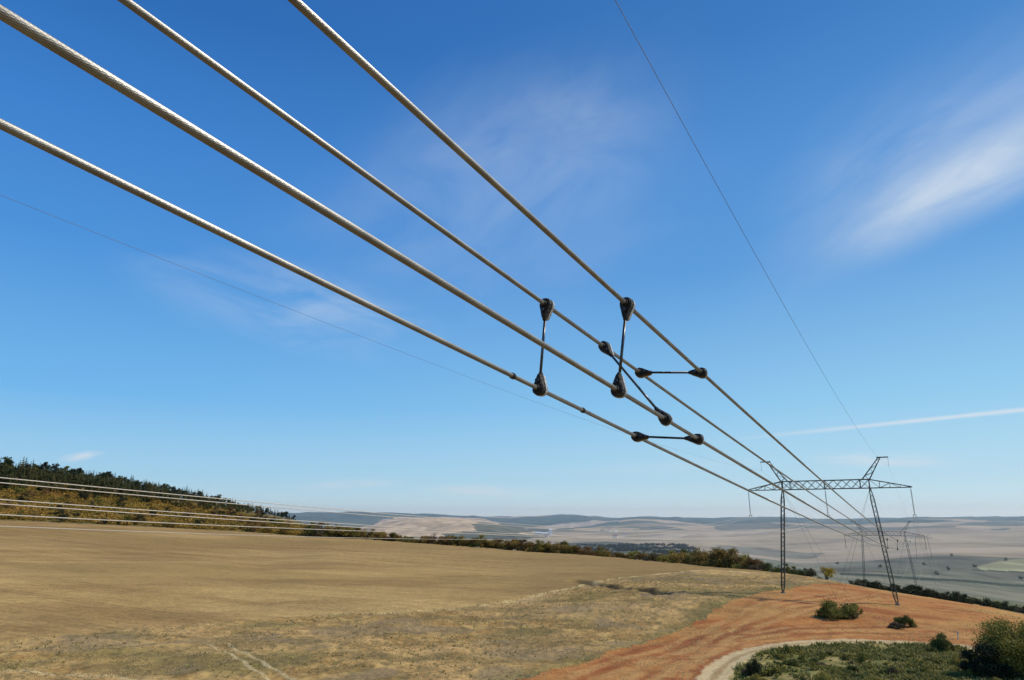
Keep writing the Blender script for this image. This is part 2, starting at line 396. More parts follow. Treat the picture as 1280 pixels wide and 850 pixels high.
region = np.full(HG.shape, 1, np.int8)               # 1 grass
region[in_field] = 0; region[in_red] = 2; region[in_scrub] = 3
region[dT < tw] = 4
region[(beyond | (GR > 560)) & (GR < 1150)] = 5
region[GR >= 1150] = 6
region[(np.abs(ang) > math.radians(60)) & (GR < 1150)] = 1

# ------------------------------------------------------------------ materials
def newmat(name):
    m = bpy.data.materials.new(name); m.use_nodes = True; nt = m.node_tree
    return m, nt, nt.nodes['Principled BSDF']
def simple(name, colr, rough=.6, metal=0, noise=None, nscale=5, bump=0, bscale=40, spec=.5):
    m, nt, b = newmat(name); b.inputs['Roughness'].default_value = rough; b.inputs['Metallic'].default_value = metal
    b.inputs['Specular IOR Level'].default_value = spec
    tc = nt.nodes.new('ShaderNodeTexCoord')
    n = nt.nodes.new('ShaderNodeTexNoise'); n.inputs['Scale'].default_value = nscale; n.inputs['Detail'].default_value = 5
    nt.links.new(tc.outputs['Object'], n.inputs['Vector'])
    r = nt.nodes.new('ShaderNodeValToRGB'); r.color_ramp.elements[0].position = .35; r.color_ramp.elements[1].position = .68
    c2 = noise or tuple(c * .7 for c in colr)
    r.color_ramp.elements[0].color = (*colr, 1); r.color_ramp.elements[1].color = (*c2, 1)
    nt.links.new(n.outputs['Fac'], r.inputs['Fac']); nt.links.new(r.outputs['Color'], b.inputs['Base Color'])
    if bump:
        n2 = nt.nodes.new('ShaderNodeTexNoise'); n2.inputs['Scale'].default_value = bscale; nt.links.new(tc.outputs['Object'], n2.inputs['Vector'])
        bp = nt.nodes.new('ShaderNodeBump'); bp.inputs['Strength'].default_value = bump; bp.inputs['Distance'].default_value = .01
        nt.links.new(n2.outputs['Fac'], bp.inputs['Height']); nt.links.new(bp.outputs['Normal'], b.inputs['Normal'])
    return m
def ground_mat():
    m, nt, b = newmat('ground_cover'); b.inputs['Roughness'].default_value = .95; b.inputs['Specular IOR Level'].default_value = .1
    at = nt.nodes.new('ShaderNodeAttribute'); at.attribute_name = 'cover'
    geo = nt.nodes.new('ShaderNodeNewGeometry')
    def noise(scale, detail=4, sx=1, sy=1):
        mp = nt.nodes.new('ShaderNodeMapping'); mp.inputs['Scale'].default_value = (sx, sy, 1); nt.links.new(geo.outputs['Position'], mp.inputs['Vector'])
        n = nt.nodes.new('ShaderNodeTexNoise'); n.inputs['Scale'].default_value = scale; n.inputs['Detail'].default_value = detail; n.inputs['Roughness'].default_value = .65
        nt.links.new(mp.outputs[0], n.inputs['Vector']); return n
    a = noise(1.6, 6); c = noise(.22, 5, 1, 1.6)
    def rng(n, lo, hi, f0=.3, f1=.7):
        r = nt.nodes.new('ShaderNodeMapRange'); r.inputs['From Min'].default_value = f0; r.inputs['From Max'].default_value = f1
        r.inputs['To Min'].default_value = lo; r.inputs['To Max'].default_value = hi; nt.links.new(n.outputs['Fac'], r.inputs['Value']); return r
    m1 = rng(a, .72, 1.28); m2 = rng(c, .86, 1.14)
    mu = nt.nodes.new('ShaderNodeMath'); mu.operation = 'MULTIPLY'; nt.links.new(m1.outputs[0], mu.inputs[0]); nt.links.new(m2.outputs[0], mu.inputs[1])
    vm = nt.nodes.new('ShaderNodeVectorMath'); vm.operation = 'SCALE'; nt.links.new(at.outputs['Color'], vm.inputs[0]); nt.links.new(mu.outputs[0], vm.inputs['Scale'])
    nt.links.new(vm.outputs[0], b.inputs['Base Color'])
    bp = nt.nodes.new('ShaderNodeBump'); bp.inputs['Strength'].default_value = .55; bp.inputs['Distance'].default_value = .25
    nt.links.new(a.outputs['Fac'], bp.inputs['Height']); nt.links.new(bp.outputs['Normal'], b.inputs['Normal'])
    return m
GM = ground_mat()
C_ = len(AZ)
ii, jj = np.meshgrid(np.arange(len(RR) - 1), np.arange(C_ - 1), indexing='ij')
quads = np.stack([ii * C_ + jj, ii * C_ + jj + 1, (ii + 1) * C_ + jj + 1, (ii + 1) * C_ + jj], -1).reshape(-1, 4)
freg = region[:-1, :-1].reshape(-1)
allv = np.stack([GX, GY, HG2], -1).reshape(-1, 3); alba = alb.reshape(-1, 3)
# one set of normals for the whole land, so the pieces meet without a seam
for k, nm in enumerate(['ploughed_field', 'grass_ground', 'red_soil_ground', 'scrub_ground', 'dirt_track', 'valley', 'hills']):
    q = quads[freg == k]
    if len(q) == 0: continue
    u, inv = np.unique(q, return_inverse=True); q2 = inv.reshape(-1, 4)[:, ::-1]
    o = mesh_obj(nm, allv[u], q2, GM, smooth=True)
    ca = o.data.color_attributes.new('cover', 'FLOAT_COLOR', 'POINT')
    ca.data.foreach_set('color', np.concatenate([alba[u], np.ones((len(u), 1))], 1).astype(np.float32).ravel())
    tag(o, kind='structure')
def gz(x, y): return float(land(x, y, HG2)[0])

# ------------------------------------------------------------------ line geometry
PHI = 0.5387; sp, cp = math.sin(PHI), math.cos(PHI)
X0 = -2.15642; D1 = 208.14; PH = 20.46
D2, D3 = 462.0, 1700.0
LAT2, LAT3 = 1.0, 13.7
ZA = 7.95                                            # underside of tower 1 crossarm relative to camera
Z2 = -9.7; Z3 = -39.5
ex = Vector((cp, -sp, 0)); ey = Vector((sp, cp, 0)); ez = Vector((0, 0, 1))
def LP(s, u, z): return Vector((X0 + s * sp + u * cp, s * cp - u * sp, z))
STR = 7.3
steel = simple('weathered_steel', (.055, .065, .05), .65, .2, (.085, .08, .06), 3)
steel_f = simple('far_haze_tinted_steel', (.15, .155, .15), .6, .2, (.12, .12, .11), 3)  # paler copy of the pylon steel, distance haze put into its colour
steel_d = simple('dark_steel', (.045, .05, .045), .6, .3, (.07, .065, .055), 3)
alu = simple('aged_aluminium', (.45, .41, .33), .5, .15, (.33, .30, .24), 9)
alu_bright = simple('bright_aluminium', (.56, .50, .41), .6, .15, (.46, .41, .33), 5)
gwm = simple('ground_wire_steel', (.12, .13, .14), .55, .5, (.08, .08, .09), 9)
alu_strand = simple('stranded_aluminium', (.41, .395, .355), .38, .5, (.27, .26, .235), 7)
_t = alu_strand.node_tree; _at = _t.nodes.new('ShaderNodeAttribute'); _at.attribute_name = 'groove'
_mx = _t.nodes.new('ShaderNodeMix'); _mx.data_type = 'RGBA'; _mx.blend_type = 'MULTIPLY'; _mx.inputs[7].default_value = (.10, .09, .08, 1)
_b = _t.nodes['Principled BSDF']; _src = _b.inputs['Base Color'].links[0].from_socket
_t.links.new(_at.outputs['Fac'], _mx.inputs['Factor']); _t.links.new(_src, _mx.inputs[6]); _t.links.new(_mx.outputs[2], _b.inputs['Base Color'])
black = simple('black_rubberised_casting', (.012, .011, .010), .6, 0, (.040, .033, .026), 30, .8, 60, .25)
rodm = simple('spacer_rod_steel', (.10, .10, .105), .35, .7, (.05, .045, .04), 40)
shell = simple('sunlit_rim_aluminium', (.48, .47, .44), .5, .4, (.22, .2, .18), 50, .4, 90)  # pale colour carries the sunlit right edge of the clamps
glassm = simple('insulator_glass', (.045, .055, .05), .45, 0, (.03, .04, .035), 4)
concrete = simple('footing_concrete', (.26, .22, .17), .9, 0, (.24, .22, .19), 3, .4, 12)

# conductor strand (stranded aluminium) from behind the camera point to tower 3
def par(z0, m, k): return lambda s: z0 - m * s + k * s * s
zE1 = ZA - STR; zE2 = Z2 - STR; zE3 = Z3 - STR
def span(sa, za, sb, zb, k, s):
    t = (s - sa) / (sb - sa); return za + (zb - za) * t - k * (s - sa) * (sb - s)
def conductor(name, zf, ufun, wfun, latoff, s0, label, group, near_detail, radius=.0150):
    """wire through towers 1..3; ufun/wfun = offset from the bundle centre"""
    root_pts = []; rads = []
    e = zE1 - zf(D1)
    def P(s):
        if s <= D1:
            z = zf(s) + e * max(0, s / D1) ** 2; lat = latoff
        elif s <= D2:
            z = span(D1, zE1, D2, zE2, .00031, s); lat = latoff + LAT2 * (s - D1) / (D2 - D1)
        else:
            z = span(D2, zE2, D3, zE3, .00012, s); lat = latoff + LAT2 + (LAT3 - LAT2) * (s - D2) / (D3 - D2)
        return LP(s, lat + ufun(min(s, D1)), z + wfun(min(s, D1)))
    mb = MB()
    if near_detail:
        # section with real helical strands
        n_str = 15; sides = n_str * 6; a0, a1 = s0, 13.0
        ss = np.concatenate([np.arange(a0, 5, .010), np.arange(5, a1, .02)]); lay = .30
        pts = np.array([P(s) for s in ss]); th = np.arange(sides) / sides * 2 * PI
        t = np.gradient(pts, axis=0); t /= np.linalg.norm(t, axis=1)[:, None]
        a = np.cross(t, [0, 0, 1.0]); a /= np.linalg.norm(a, axis=1)[:, None]; b = np.cross(a, t)
        ph = np.abs(((th[None, :] - 2 * PI * ss[:, None] / lay) * n_str / (2 * PI)) % 1 - .5) * 2
        rd = radius * (1.03 - .24 * ph ** 2)
        V_ = pts[:, None, :] + (a[:, None, :] * np.cos(th)[None, :, None] + b[:, None, :] * np.sin(th)[None, :, None]) * rd[..., None]
        n = len(ss); I, J = np.meshgrid(np.arange(n - 1), np.arange(sides), indexing='ij')
        Fq = np.stack([I * sides + J, I * sides + (J + 1) % sides, (I + 1) * sides + (J + 1) % sides, (I + 1) * sides + J], -1).reshape(-1, 4)
        V_ = V_.reshape(-1, 3)
        s1 = float(ss[-1])
        tail = [s1] + list(np.arange(s1 + .6, 60, .9)) + list(np.arange(60, D1, 3)) + [D1] + list(np.arange(D1 + 6, D2, 8)) + [D2] + list(np.arange(D2 + 30, D3, 30)) + [D3]
        head = [-60, -40, -25, -15, -8, -4, -2, s0] if s0 > -1.9 else [-60, s0]
        mb.tube([P(s) for s in tail], radius * .97, 10); mb.tube([P(s) for s in head], radius * .97, 12)
        tv = np.array(mb.v)
        V2 = np.concatenate([V_, tv]); F2 = [tuple(f) for f in Fq.tolist()] + [tuple(i + len(V_) for i in f) for f in mb.f]
        o = mesh_obj(name, V2.tolist(), F2, alu_strand, smooth=True)
        ga = o.data.attributes.new('groove', 'FLOAT', 'POINT'); ga.data.foreach_set('value', np.concatenate([ph.reshape(-1) ** 2.2, np.full(len(tv), .30)]).astype(np.float32))
    else:
        tail = list(np.arange(-20, 60, 1.5)) + list(np.arange(60, D1, 3)) + [D1] + list(np.arange(D1 + 6, D2, 8)) + [D2] + list(np.arange(D2 + 30, D3, 30)) + [D3]
        mb.tube([P(s) for s in tail], radius, 8)
        o = mb.build(name, alu_bright, smooth=True)
    tag(o, label, 'power cable', group)
    return o, P
zN = par(1.53558, .0795557, .000362143)
WF = {'A': (.3137, .2825, .0004, -.1116), 'B': (-.2678, .3495, -.003, -.0946), 'C': (.2576, -.3372, -.0257, .1299), 'D': (-.3230, -.2753, .0336, .1604)}
def uf(n): return lambda s: WF[n][0] + WF[n][2] * .5 * (1 - math.exp(-max(s, 0) / 50)) if s > 0 else WF[n][0]
def wf(n): return lambda s: WF[n][1] + WF[n][3] * .5 * (1 - math.exp(-max(s, 0) / 50)) if s > 0 else WF[n][1]
LBL = {'A': 'stranded grey conductor cable, rightmost and highest of the four nearest cables overhead',
       'B': 'stranded grey conductor cable, second from right of the four nearest cables overhead',
       'C': 'thickest closest stranded cable crossing from the top left corner down to the pylon',
       'D': 'lowest of the four nearest stranded cables, leaving the picture at the left edge'}
WP = {}
for n in 'ABCD':
    o, WP[n] = conductor('conductor_cable', zN, uf(n), wf(n), 0, .6, LBL[n], 'four bundled conductor cables overhead', True)
    if n == 'D':
        for s in (4.75, 5.82):
            m_ = MB(); p = WP[n](s); t = (WP[n](s + .05) - WP[n](s - .05)).normalized()
            m_.lathe([(.0165, -.014), (.021, -.012), (.021, .012), (.0165, .014)], p, t, 16); m_.build('cable_clip', black, o)
for nm, lat, zf, roll, who in (('mid', -PH, par(1.3892, .06528, .000296779), .1613, 'middle'), ('far', -2 * PH, par(1.0244, .06534, .000305178), .02, 'farthest')):
    for a, b, w in ((1, 1, 'upper near'), (-1, 1, 'upper far'), (1, -1, 'lower near'), (-1, -1, 'lower far')):
        cr, sr = math.cos(roll), math.sin(roll); u = a * .3 * cr - b * .3 * sr; v = a * .3 * sr + b * .3 * cr
        conductor('conductor_cable', zf, (lambda u: lambda s: u)(u), (lambda v: lambda s: v)(v), lat, 0,
                  'pale cable low over the ploughed field, %s one of the %s bundle of four' % (w, who), 'pale conductor cables above the ploughed field', False)
# ground wires on the horns
HORN = 16.35; ZH = ZA + 8.0 - 2.4
def gwire(v0, v1, v2, v3, side, label):
    f = lambda s: v1 - v2 * s + v3 * 1e-4 * s * s
    e = ZH - f(D1); uend = -PH + side * HORN
    def P(s):
        if s <= D1: return LP(s, v0 + (uend - v0) * max(0, s / D1) ** 2, f(s) + e * max(0, s / D1) ** 2)
        if s <= D2: return LP(s, uend + LAT2 * (s - D1) / (D2 - D1), span(D1, ZH, D2, Z2 + 5.6, .00025, s))
        return LP(s, uend + LAT2 + (LAT3 - LAT2) * (s - D2) / (D3 - D2), span(D2, Z2 + 5.6, D3, Z3 + 5.6, .0001, s))
    mb = MB(); mb.tube([P(s) for s in list(np.arange(-20, D1, 2)) + [D1] + list(np.arange(D1 + 6, D2, 8)) + [D2] + list(np.arange(D2 + 30, D3, 30)) + [D3]], .0115, 6)
    tag(mb.build('ground_wire', gwm, smooth=True), label, 'power cable')
gwire(-4.341, 17.302, .08473, 3.1956, 1, 'single thin dark wire running steeply down to the right horn of the pylon')
gwire(-35.996, 16.582, .05923, 2.4423, -1, 'single thin dark wire from the left edge to the left horn of the pylon')

# ------------------------------------------------------------------ spacers
def clamp(parent, P, s, rdir, sc=1.0):
    """drop shaped clamp round the wire at s, its point towards rdir"""
    p = P(s); t = (P(s + .05) - P(s - .05)).normalized()
    rdir = (rdir - t * rdir.dot(t)).normalized(); nrm = t.cross(rdir)
    R = .041; half = .030
    out = []
    prof = [(-.046, 0), (-.043, .020), (-.034, .034), (-.018, .0425), (0, .0445), (.020, .041), (.045, .032), (.070, .024), (.092, .0175), (.104, .012), (.108, 0)]
    for y, w_ in prof: out.append((w_, y))
    for y, w_ in prof[-2:0:-1]: out.append((-w_, y))
    v = []; f = []
    lay = [(-half, .72), (-half * .75, .95), (-half * .3, 1.0), (half * .3, 1.0), (half * .75, .95), (half, .72)]
    for (d, k) in lay:
        for (x, y) in out: v.append(p + t * d * 1.0 + nrm * x * k + rdir * (.034 + (y - .034) * (k * .35 + .65)))
    n = len(out)
    for i in range(len(lay) - 1):
        for j in range(n): f.append((i * n + j, i * n + (j + 1) % n, (i + 1) * n + (j + 1) % n, (i + 1) * n + j))
    f.append(tuple(range(n))[::-1]); f.append(tuple((len(lay) - 1) * n + j for j in range(n)))
    mb = MB(); mb.add(v, f)
    # collar round the cable
    mb.lathe([(.020, -.050), (.0235, -.046), (.0235, .046), (.020, .050)], p, t, 20)
    # neck into the rod
    mb.lathe([(.019, .095), (.016, .112), (.0115, .120)], p, rdir, 14)
    body = mb.build('clamp', black, parent, smooth=False)
    mod_pts = MB()
    # metal keeper cap, pale and oversized so its edge imitates the sunlit rim
    cv = []; cf = []; lay = [(half * .45, 1.10), (half + .012, 1.07), (half + .020, .72)]
    for (d, k) in lay:
        for (x, y) in out: cv.append(p + t * d + nrm * x * k + rdir * (.034 + (y - .034) * k * .92))
    for i in range(2):
        for j in range(n): cf.append((i * n + j, i * n + (j + 1) % n, (i + 1) * n + (j + 1) % n, (i + 1) * n + j))
    cf.append(tuple(2 * n + j for j in range(n))); cf.append(tuple(range(n))[::-1])
    mod_pts.add(cv, cf); mod_pts.build('sunlit_rim_cap', shell, body)
    b = MB()
    bp = p + rdir * .052
    b.lathe([(.009, -.052), (.009, .056)], bp, t, 6); b.lathe([(.0145, -.052), (.0145, -.040)], bp, t, 6); b.lathe([(.0145, .047), (.0145, .056)], bp, t, 6)
    b.build('bolt', rodm, body)
def spacer(a, b, s, label, s2=None):
    s2 = s2 or s
    pa, pb = WP[a](s), WP[b](s2); d = (pb - pa).normalized()
    root = empty('spacer_damper', (pa + pb) / 2); tag(root, label, 'spacer', 'spacers clamped between the overhead cables')
    inv = Matrix.Translation(-root.location)
    m_ = MB(); m_.tube([pa + d * .105, pa + d * .3, pb - d * .3, pb - d * .105], .0100, 12)
    r = m_.build('rod', rodm, root, smooth=True)
    clamp(root, WP[a], s, d); clamp(root, WP[b], s2, -d)
    for o in root.children: o.data.transform(inv)
    for o in root.children:
        for c in o.children: c.data.transform(inv)
spacer('B', 'D', 5.13, 'upright spacer rod with black clamps, leftmost of those joining the near cables', 5.11)
spacer('A', 'C', 5.20, 'upright spacer rod with black clamps hanging from the rightmost near cable', 5.12)
spacer('B', 'C', 6.17, 'slanting spacer rod with black clamps crossing diagonally between two near cables', 6.06)
spacer('B', 'A', 7.02, 'upper level spacer rod with black clamps joining the two top near cables', 7.01)
spacer('D', 'C', 6.98, 'lower level spacer rod with black clamps joining the two bottom near cables', 6.94)
spacer('B', 'D', 50.93, 'tiny far upright spacer between left cables seen just in front of the pylon leg')
spacer('A', 'C', 50.1, 'tiny far upright spacer between right cables seen right of the pylon leg')
spacer('B', 'A', 88.97, 'tiny far level spacer, farthest along the nearest cable bundle')

# ------------------------------------------------------------------ pylons
def lattice_face(mb, a0, a1, b0, b1, n, w, cross=True, ends=True):
    """bracing between chord a (a0->a1) and chord b (b0->b1)"""
    for i in range(n):
        t0, t1 = i / n, (i + 1) / n
        A0 = a0.lerp(a1, t0); A1 = a0.lerp(a1, t1); B0 = b0.lerp(b1, t0); B1 = b0.lerp(b1, t1)
        if cross: mb.bar(A0, B1, w); mb.bar(B0, A1, w)
        elif i % 2: mb.bar(A0, B1, w)
        else: mb.bar(B0, A1, w)
def tower(D, lat, za, label, mat, thick=1.0):
    """za = height of crossarm underside; local frame x across the line, y along it"""
    cen = LP(D, -PH + lat, 0)
    gl = gz(cen.x, cen.y)
    root = empty('lattice_pylon', (cen.x, cen.y, gl)); tag(root, label, 'pylon', 'guyed portal pylons along the power line')
    root.rotation_euler = (0, 0, -PHI)
    def L(x, y, z): return Vector((x, y, z - gl))          # z given relative to camera level
    def ground(x, y):
        w = cen + ex * x + ey * y; return gz(w.x, w.y)
    tb, ch, br = ZA, .21 * thick, .095 * thick
    def Z(h): return za + h
    m = MB(); hw = .95; H = 2.3; n = 10; xs = 11.1
    c = {}
    for sy in (-1, 1):
        a0, a1 = L(-xs, sy * hw, Z(0)), L(xs, sy * hw, Z(0)); b0, b1 = L(-xs, sy * hw, Z(H)), L(xs, sy * hw, Z(H))
        m.bar(a0, a1, ch); m.bar(b0, b1, ch); lattice_face(m, a0, a1, b0, b1, n, br)
        for sx in (-1, 1):
            a0, a1 = L(sx * xs, sy * hw, Z(0)), L(sx * 20.75, sy * .12, Z(0)); b0, b1 = L(sx * xs, sy * hw, Z(H)), L(sx * 20.75, sy * .12, Z(.18))
            m.bar(a0, a1, ch); m.bar(b0, b1, ch); lattice_face(m, a0, a1, b0, b1, 4, br, False)
            for q in (.25, .5, .75): m.bar(a0.lerp(a1, q), b0.lerp(b1, q), br)
        for x in (-xs + .01, -xs + 2.2, 0, xs - 2.2, xs - .01): m.bar(L(x, sy * hw, Z(0)), L(x, sy * hw, Z(H)), ch * .8)
    for zz in (0, H):
        lattice_face(m, L(-xs, -hw, Z(zz)), L(xs, -hw, Z(zz)), L(-xs, hw, Z(zz)), L(xs, hw, Z(zz)), n, br * .8, False)
    for x in (-xs, 0, xs):
        for zz in (0, H): m.bar(L(x, -hw, Z(zz)), L(x, hw, Z(zz)), ch * .8)
    for sx in (-1, 1): m.box(L(sx * 20.75, 0, Z(.09)), (.5, .34, .26))
    m.build('crossarm', mat, root)
    for sx in (-1, 1):
        fx = sx * 13.75; fz = ground(fx, 0)
        m = MB(); top = L(sx * 11.1, 0, Z(0)); hw_ = .42
        zs = Z(-2.9)
        def axis(z): t = (Z(0) - z) / (Z(0) - fz); return sx * 11.1 + (fx - sx * 11.1) * t
        cor = []
        for dx, dy in ((-1, -1), (1, -1), (1, 1), (-1, 1)):
            sh = L(axis(zs) + dx * hw_, dy * hw_, zs); bo = L(axis(fz + 2.2) + dx * hw_, dy * hw_, fz + 2.2); ft = L(fx + dx * .2, dy * .2, fz + .35)
            tp = L(sx * 11.1 + dx * .12, dy * .12, Z(0))
            m.bar(tp, sh, ch); m.bar(sh, bo, ch * 1.05); m.bar(bo, ft, ch); cor.append((sh, bo, tp, ft))
        np_ = 19
        for k in range(4):
            a, b = cor[k], cor[(k + 1) % 4]
            lattice_face(m, a[0], a[1], b[0], b[1], np_, br * .85, False); m.bar(a[0], b[0], br); m.bar(a[1], b[1], br)
            lattice_face(m, a[2], a[0], b[2], b[0], 2, br * .8, False); lattice_face(m, a[1], a[3], b[1], b[3], 2, br * .8, False)
        m.box(L(sx * 11.1, 0, Z(H * .5)), (.30, .30, H - .2))      # post through the arm
        m.build('leg', mat, root)
        m = MB(); m.box(L(fx, 0, fz + .12), (1.1, 1.1, .4)); m.build('footing', concrete, root)
        # horn
        m = MB(); tx, tz = sx * 14.15, Z(8.0)
        for sy in (-1, 1):
            bi, bo_ = L(sx * 9.5, sy * .8, Z(H)), L(sx * 11.3, sy * .8, Z(H)); ti, to = L(tx - sx * .15, sy * .14, tz), L(tx + sx * .3, sy * .14, tz - .2)
            m.bar(bi, ti, ch * .85); m.bar(bo_, to, ch * .85); lattice_face(m, bi, ti, bo_, to, 6, br, False)
        lattice_face(m, L(sx * 9.5, -.8, Z(H)), L(tx - sx * .15, -.14, tz), L(sx * 9.5, .8, Z(H)), L(tx - sx * .15, .14, tz), 5, br * .8, False)
        lattice_face(m, L(sx * 11.3, -.8, Z(H)), L(tx + sx * .3, -.14, tz - .2), L(sx * 11.3, .8, Z(H)), L(tx + sx * .3, .14, tz - .2), 5, br * .8, False)
        m.bar(L(tx - sx * .5, 0, tz + .05), L(sx * 16.45, 0, tz + .05), ch * 1.35); m.box(L(tx, 0, tz), (.8, .5, .35))
        m.build('horn', mat, root)
        # ground wire hanger
        m = MB(); m.tube([L(sx * HORN, 0, tz - .05), L(sx * HORN, 0, tz - 2.4)], .03 * thick, 6); m.box(L(sx * HORN, 0, tz - 2.35), (.08, .5, .12)); m.build('wire_hanger', steel_d, root)
        for sy in (-1, 1):
            ax_, ay_ = -sx * .6 + .8, sy * 12.5; g_ = ground(ax_, ay_)
            m = MB(); m.tube([L(sx * 11.0, sy * .3, Z(-.3)), L(ax_, ay_, g_ + .1)], .022 * thick, 6); m.build('guy_wire', gwm, root)
    return root
T1 = tower(D1, 0, ZA, 'nearest tall dark lattice portal pylon with two legs standing on the red soil', steel)
T2 = tower(D2, LAT2, Z2, 'second lattice pylon standing down in the valley behind the nearest one', steel_f, .85)
T3 = tower(D3, LAT3, Z3, 'farthest tiny lattice pylon low on the valley slope', steel_f, 1.1)
def string_ins(D, lat, za, k, label, thick=1.0):
    p = LP(D, -PH + lat + k, 0)
    root = empty('insulator_string', (p.x, p.y, za)); root.rotation_euler = (0, 0, -PHI)
    tag(root, label, 'insulator', 'insulator strings hanging from the pylon crossarms')
    m = MB(); pr = []
    n = 34; z = -.45
    for i in range(n):
        h = (STR - 1.15) / n
        m.lathe([(.05, -h * .5), (.16 * thick, -h * .42), (.17 * thick, -h * .25), (.045, h * .1), (.035, h * .5)], (0, 0, z - (i + .5) * h), (0, 0, 1), 8)
    m.build('glass_discs', glassm, root)
    m = MB(); m.tube([(0, 0, 0), (0, 0, -.46)], .035 * thick, 6); m.build('shackle', steel_d, root)
    m = MB(); m.tube([(0, 0, -STR + .75), (0, 0, -STR + .35)], .04 * thick, 6)
    m.box((0, 0, -STR + .30), (.75, .06, .14)); m.box((-.32, 0, -STR), (.07, .38, .6)); m.box((.32, 0, -STR), (.07, .38, .6))
    m.build('yoke_plate', steel_d, root)
for k, w in ((-20.6, 'left end'), (0, 'middle'), (20.6, 'right end')):
    string_ins(D1, 0, ZA, k, 'long insulator string hanging from the %s of the nearest pylon crossarm' % w)
    string_ins(D2, LAT2, Z2, k, 'insulator string hanging from the %s of the second pylon crossarm' % w, 1.3)

# ------------------------------------------------------------------ vegetation
def leafmat(name, c1, c2, c3, sc=.6):
    m, nt, b = newmat(name); b.inputs['Roughness'].default_value = .75; b.inputs['Specular IOR Level'].default_value = .15
    oi = nt.nodes.new('ShaderNodeObjectInfo'); geo = nt.nodes.new('ShaderNodeNewGeometry')
    n = nt.nodes.new('ShaderNodeTexNoise'); n.inputs['Scale'].default_value = sc; n.inputs['Detail'].default_value = 4
    nt.links.new(geo.outputs['Position'], n.inputs['Vector'])
    ad = nt.nodes.new('ShaderNodeMath'); ad.operation = 'MULTIPLY_ADD'; ad.inputs[1].default_value = .30; nt.links.new(oi.outputs['Random'], ad.inputs[0])
    nt.links.new(n.outputs['Fac'], ad.inputs[2])
    r = nt.nodes.new('ShaderNodeValToRGB'); e = r.color_ramp.elements
    e[0].position = .42; e[0].color = (*c1, 1); e[1].position = .85; e[1].color = (*c3, 1); k = e.new(.64); k.color = (*c2, 1)
    nt.links.new(ad.outputs[0], r.inputs['Fac']); nt.links.new(r.outputs['Color'], b.inputs['Base Color'])
    tr = nt.nodes.new('ShaderNodeBsdfTranslucent'); nt.links.new(r.outputs['Color'], tr.inputs['Color'])
    mx = nt.nodes.new('ShaderNodeMixShader'); mx.inputs[0].default_value = .25
    nt.links.new(b.outputs[0], mx.inputs[1]); nt.links.new(tr.outputs[0], mx.inputs[2]); nt.links.new(mx.outputs[0], nt.nodes['Material Output'].inputs['Surface'])
    return m
M_green = leafmat('leaves_green', (.045, .062, .018), (.090, .105, .028), (.16, .155, .042))
M_ochre = leafmat('leaves_ochre', (.14, .095, .026), (.26, .17, .042), (.36, .24, .06))
M_rust = leafmat('leaves_rust', (.12, .065, .026), (.21, .115, .042), (.28, .16, .06))
M_yellow = leafmat('leaves_yellow', (.30, .21, .03), (.48, .34, .04), (.58, .42, .06))
M_dark = leafmat('leaves_dark', (.020, .026, .014), (.042, .046, .022), (.075, .068, .032))
M_pine = leafmat('needles_pine', (.022, .036, .016), (.046, .062, .023), (.11, .098, .034), .06)
M_olive = leafmat('leaves_olive', (.11, .115, .024), (.22, .20, .042), (.34, .28, .07))
M_slope = leafmat('slope_scrub_leaves', (.15, .115, .026), (.33, .215, .042), (.46, .26, .06), .04)
M_twig = leafmat('bare_twigs', (.085, .066, .038), (.14, .108, .062), (.20, .155, .09))
bark = simple('bark', (.09, .07, .05), .9, 0, (.05, .04, .03), 4, .5, 20)

def leaf_cloud(cents, rads, n, size, rng, flat=.75, hollow=.35):
    """n leaf sized quads spread over soft clumps"""
    cents = np.array(cents); rads = np.array(rads)
    w = rads ** 2; idx = rng.choice(len(cents), n, p=w / w.sum())
    d = rng.normal(size=(n, 3)); d /= np.linalg.norm(d, axis=1)[:, None]
    rr_ = (hollow + (1 - hollow) * rng.random(n) ** .6) * (1 + .28 * rng.normal(size=n))
    p = cents[idx] + d * (rr_ * rads[idx])[:, None] * np.array([1, 1, flat])
    nn = d * .6 + rng.normal(size=(n, 3)) * .7; nn /= np.linalg.norm(nn, axis=1)[:, None]
    a = np.cross(nn, rng.normal(size=(n, 3))); a /= np.linalg.norm(a, axis=1)[:, None]; b = np.cross(nn, a)
    s = size * (.6 + .8 * rng.random(n))[:, None]
    V_ = np.stack([p - a * s * .5, p + b * s * .36, p + a * s * .5, p - b * s * .36], 1).reshape(-1, 3)
    F_ = np.arange(4 * n).reshape(-1, 4)
    return V_, F_
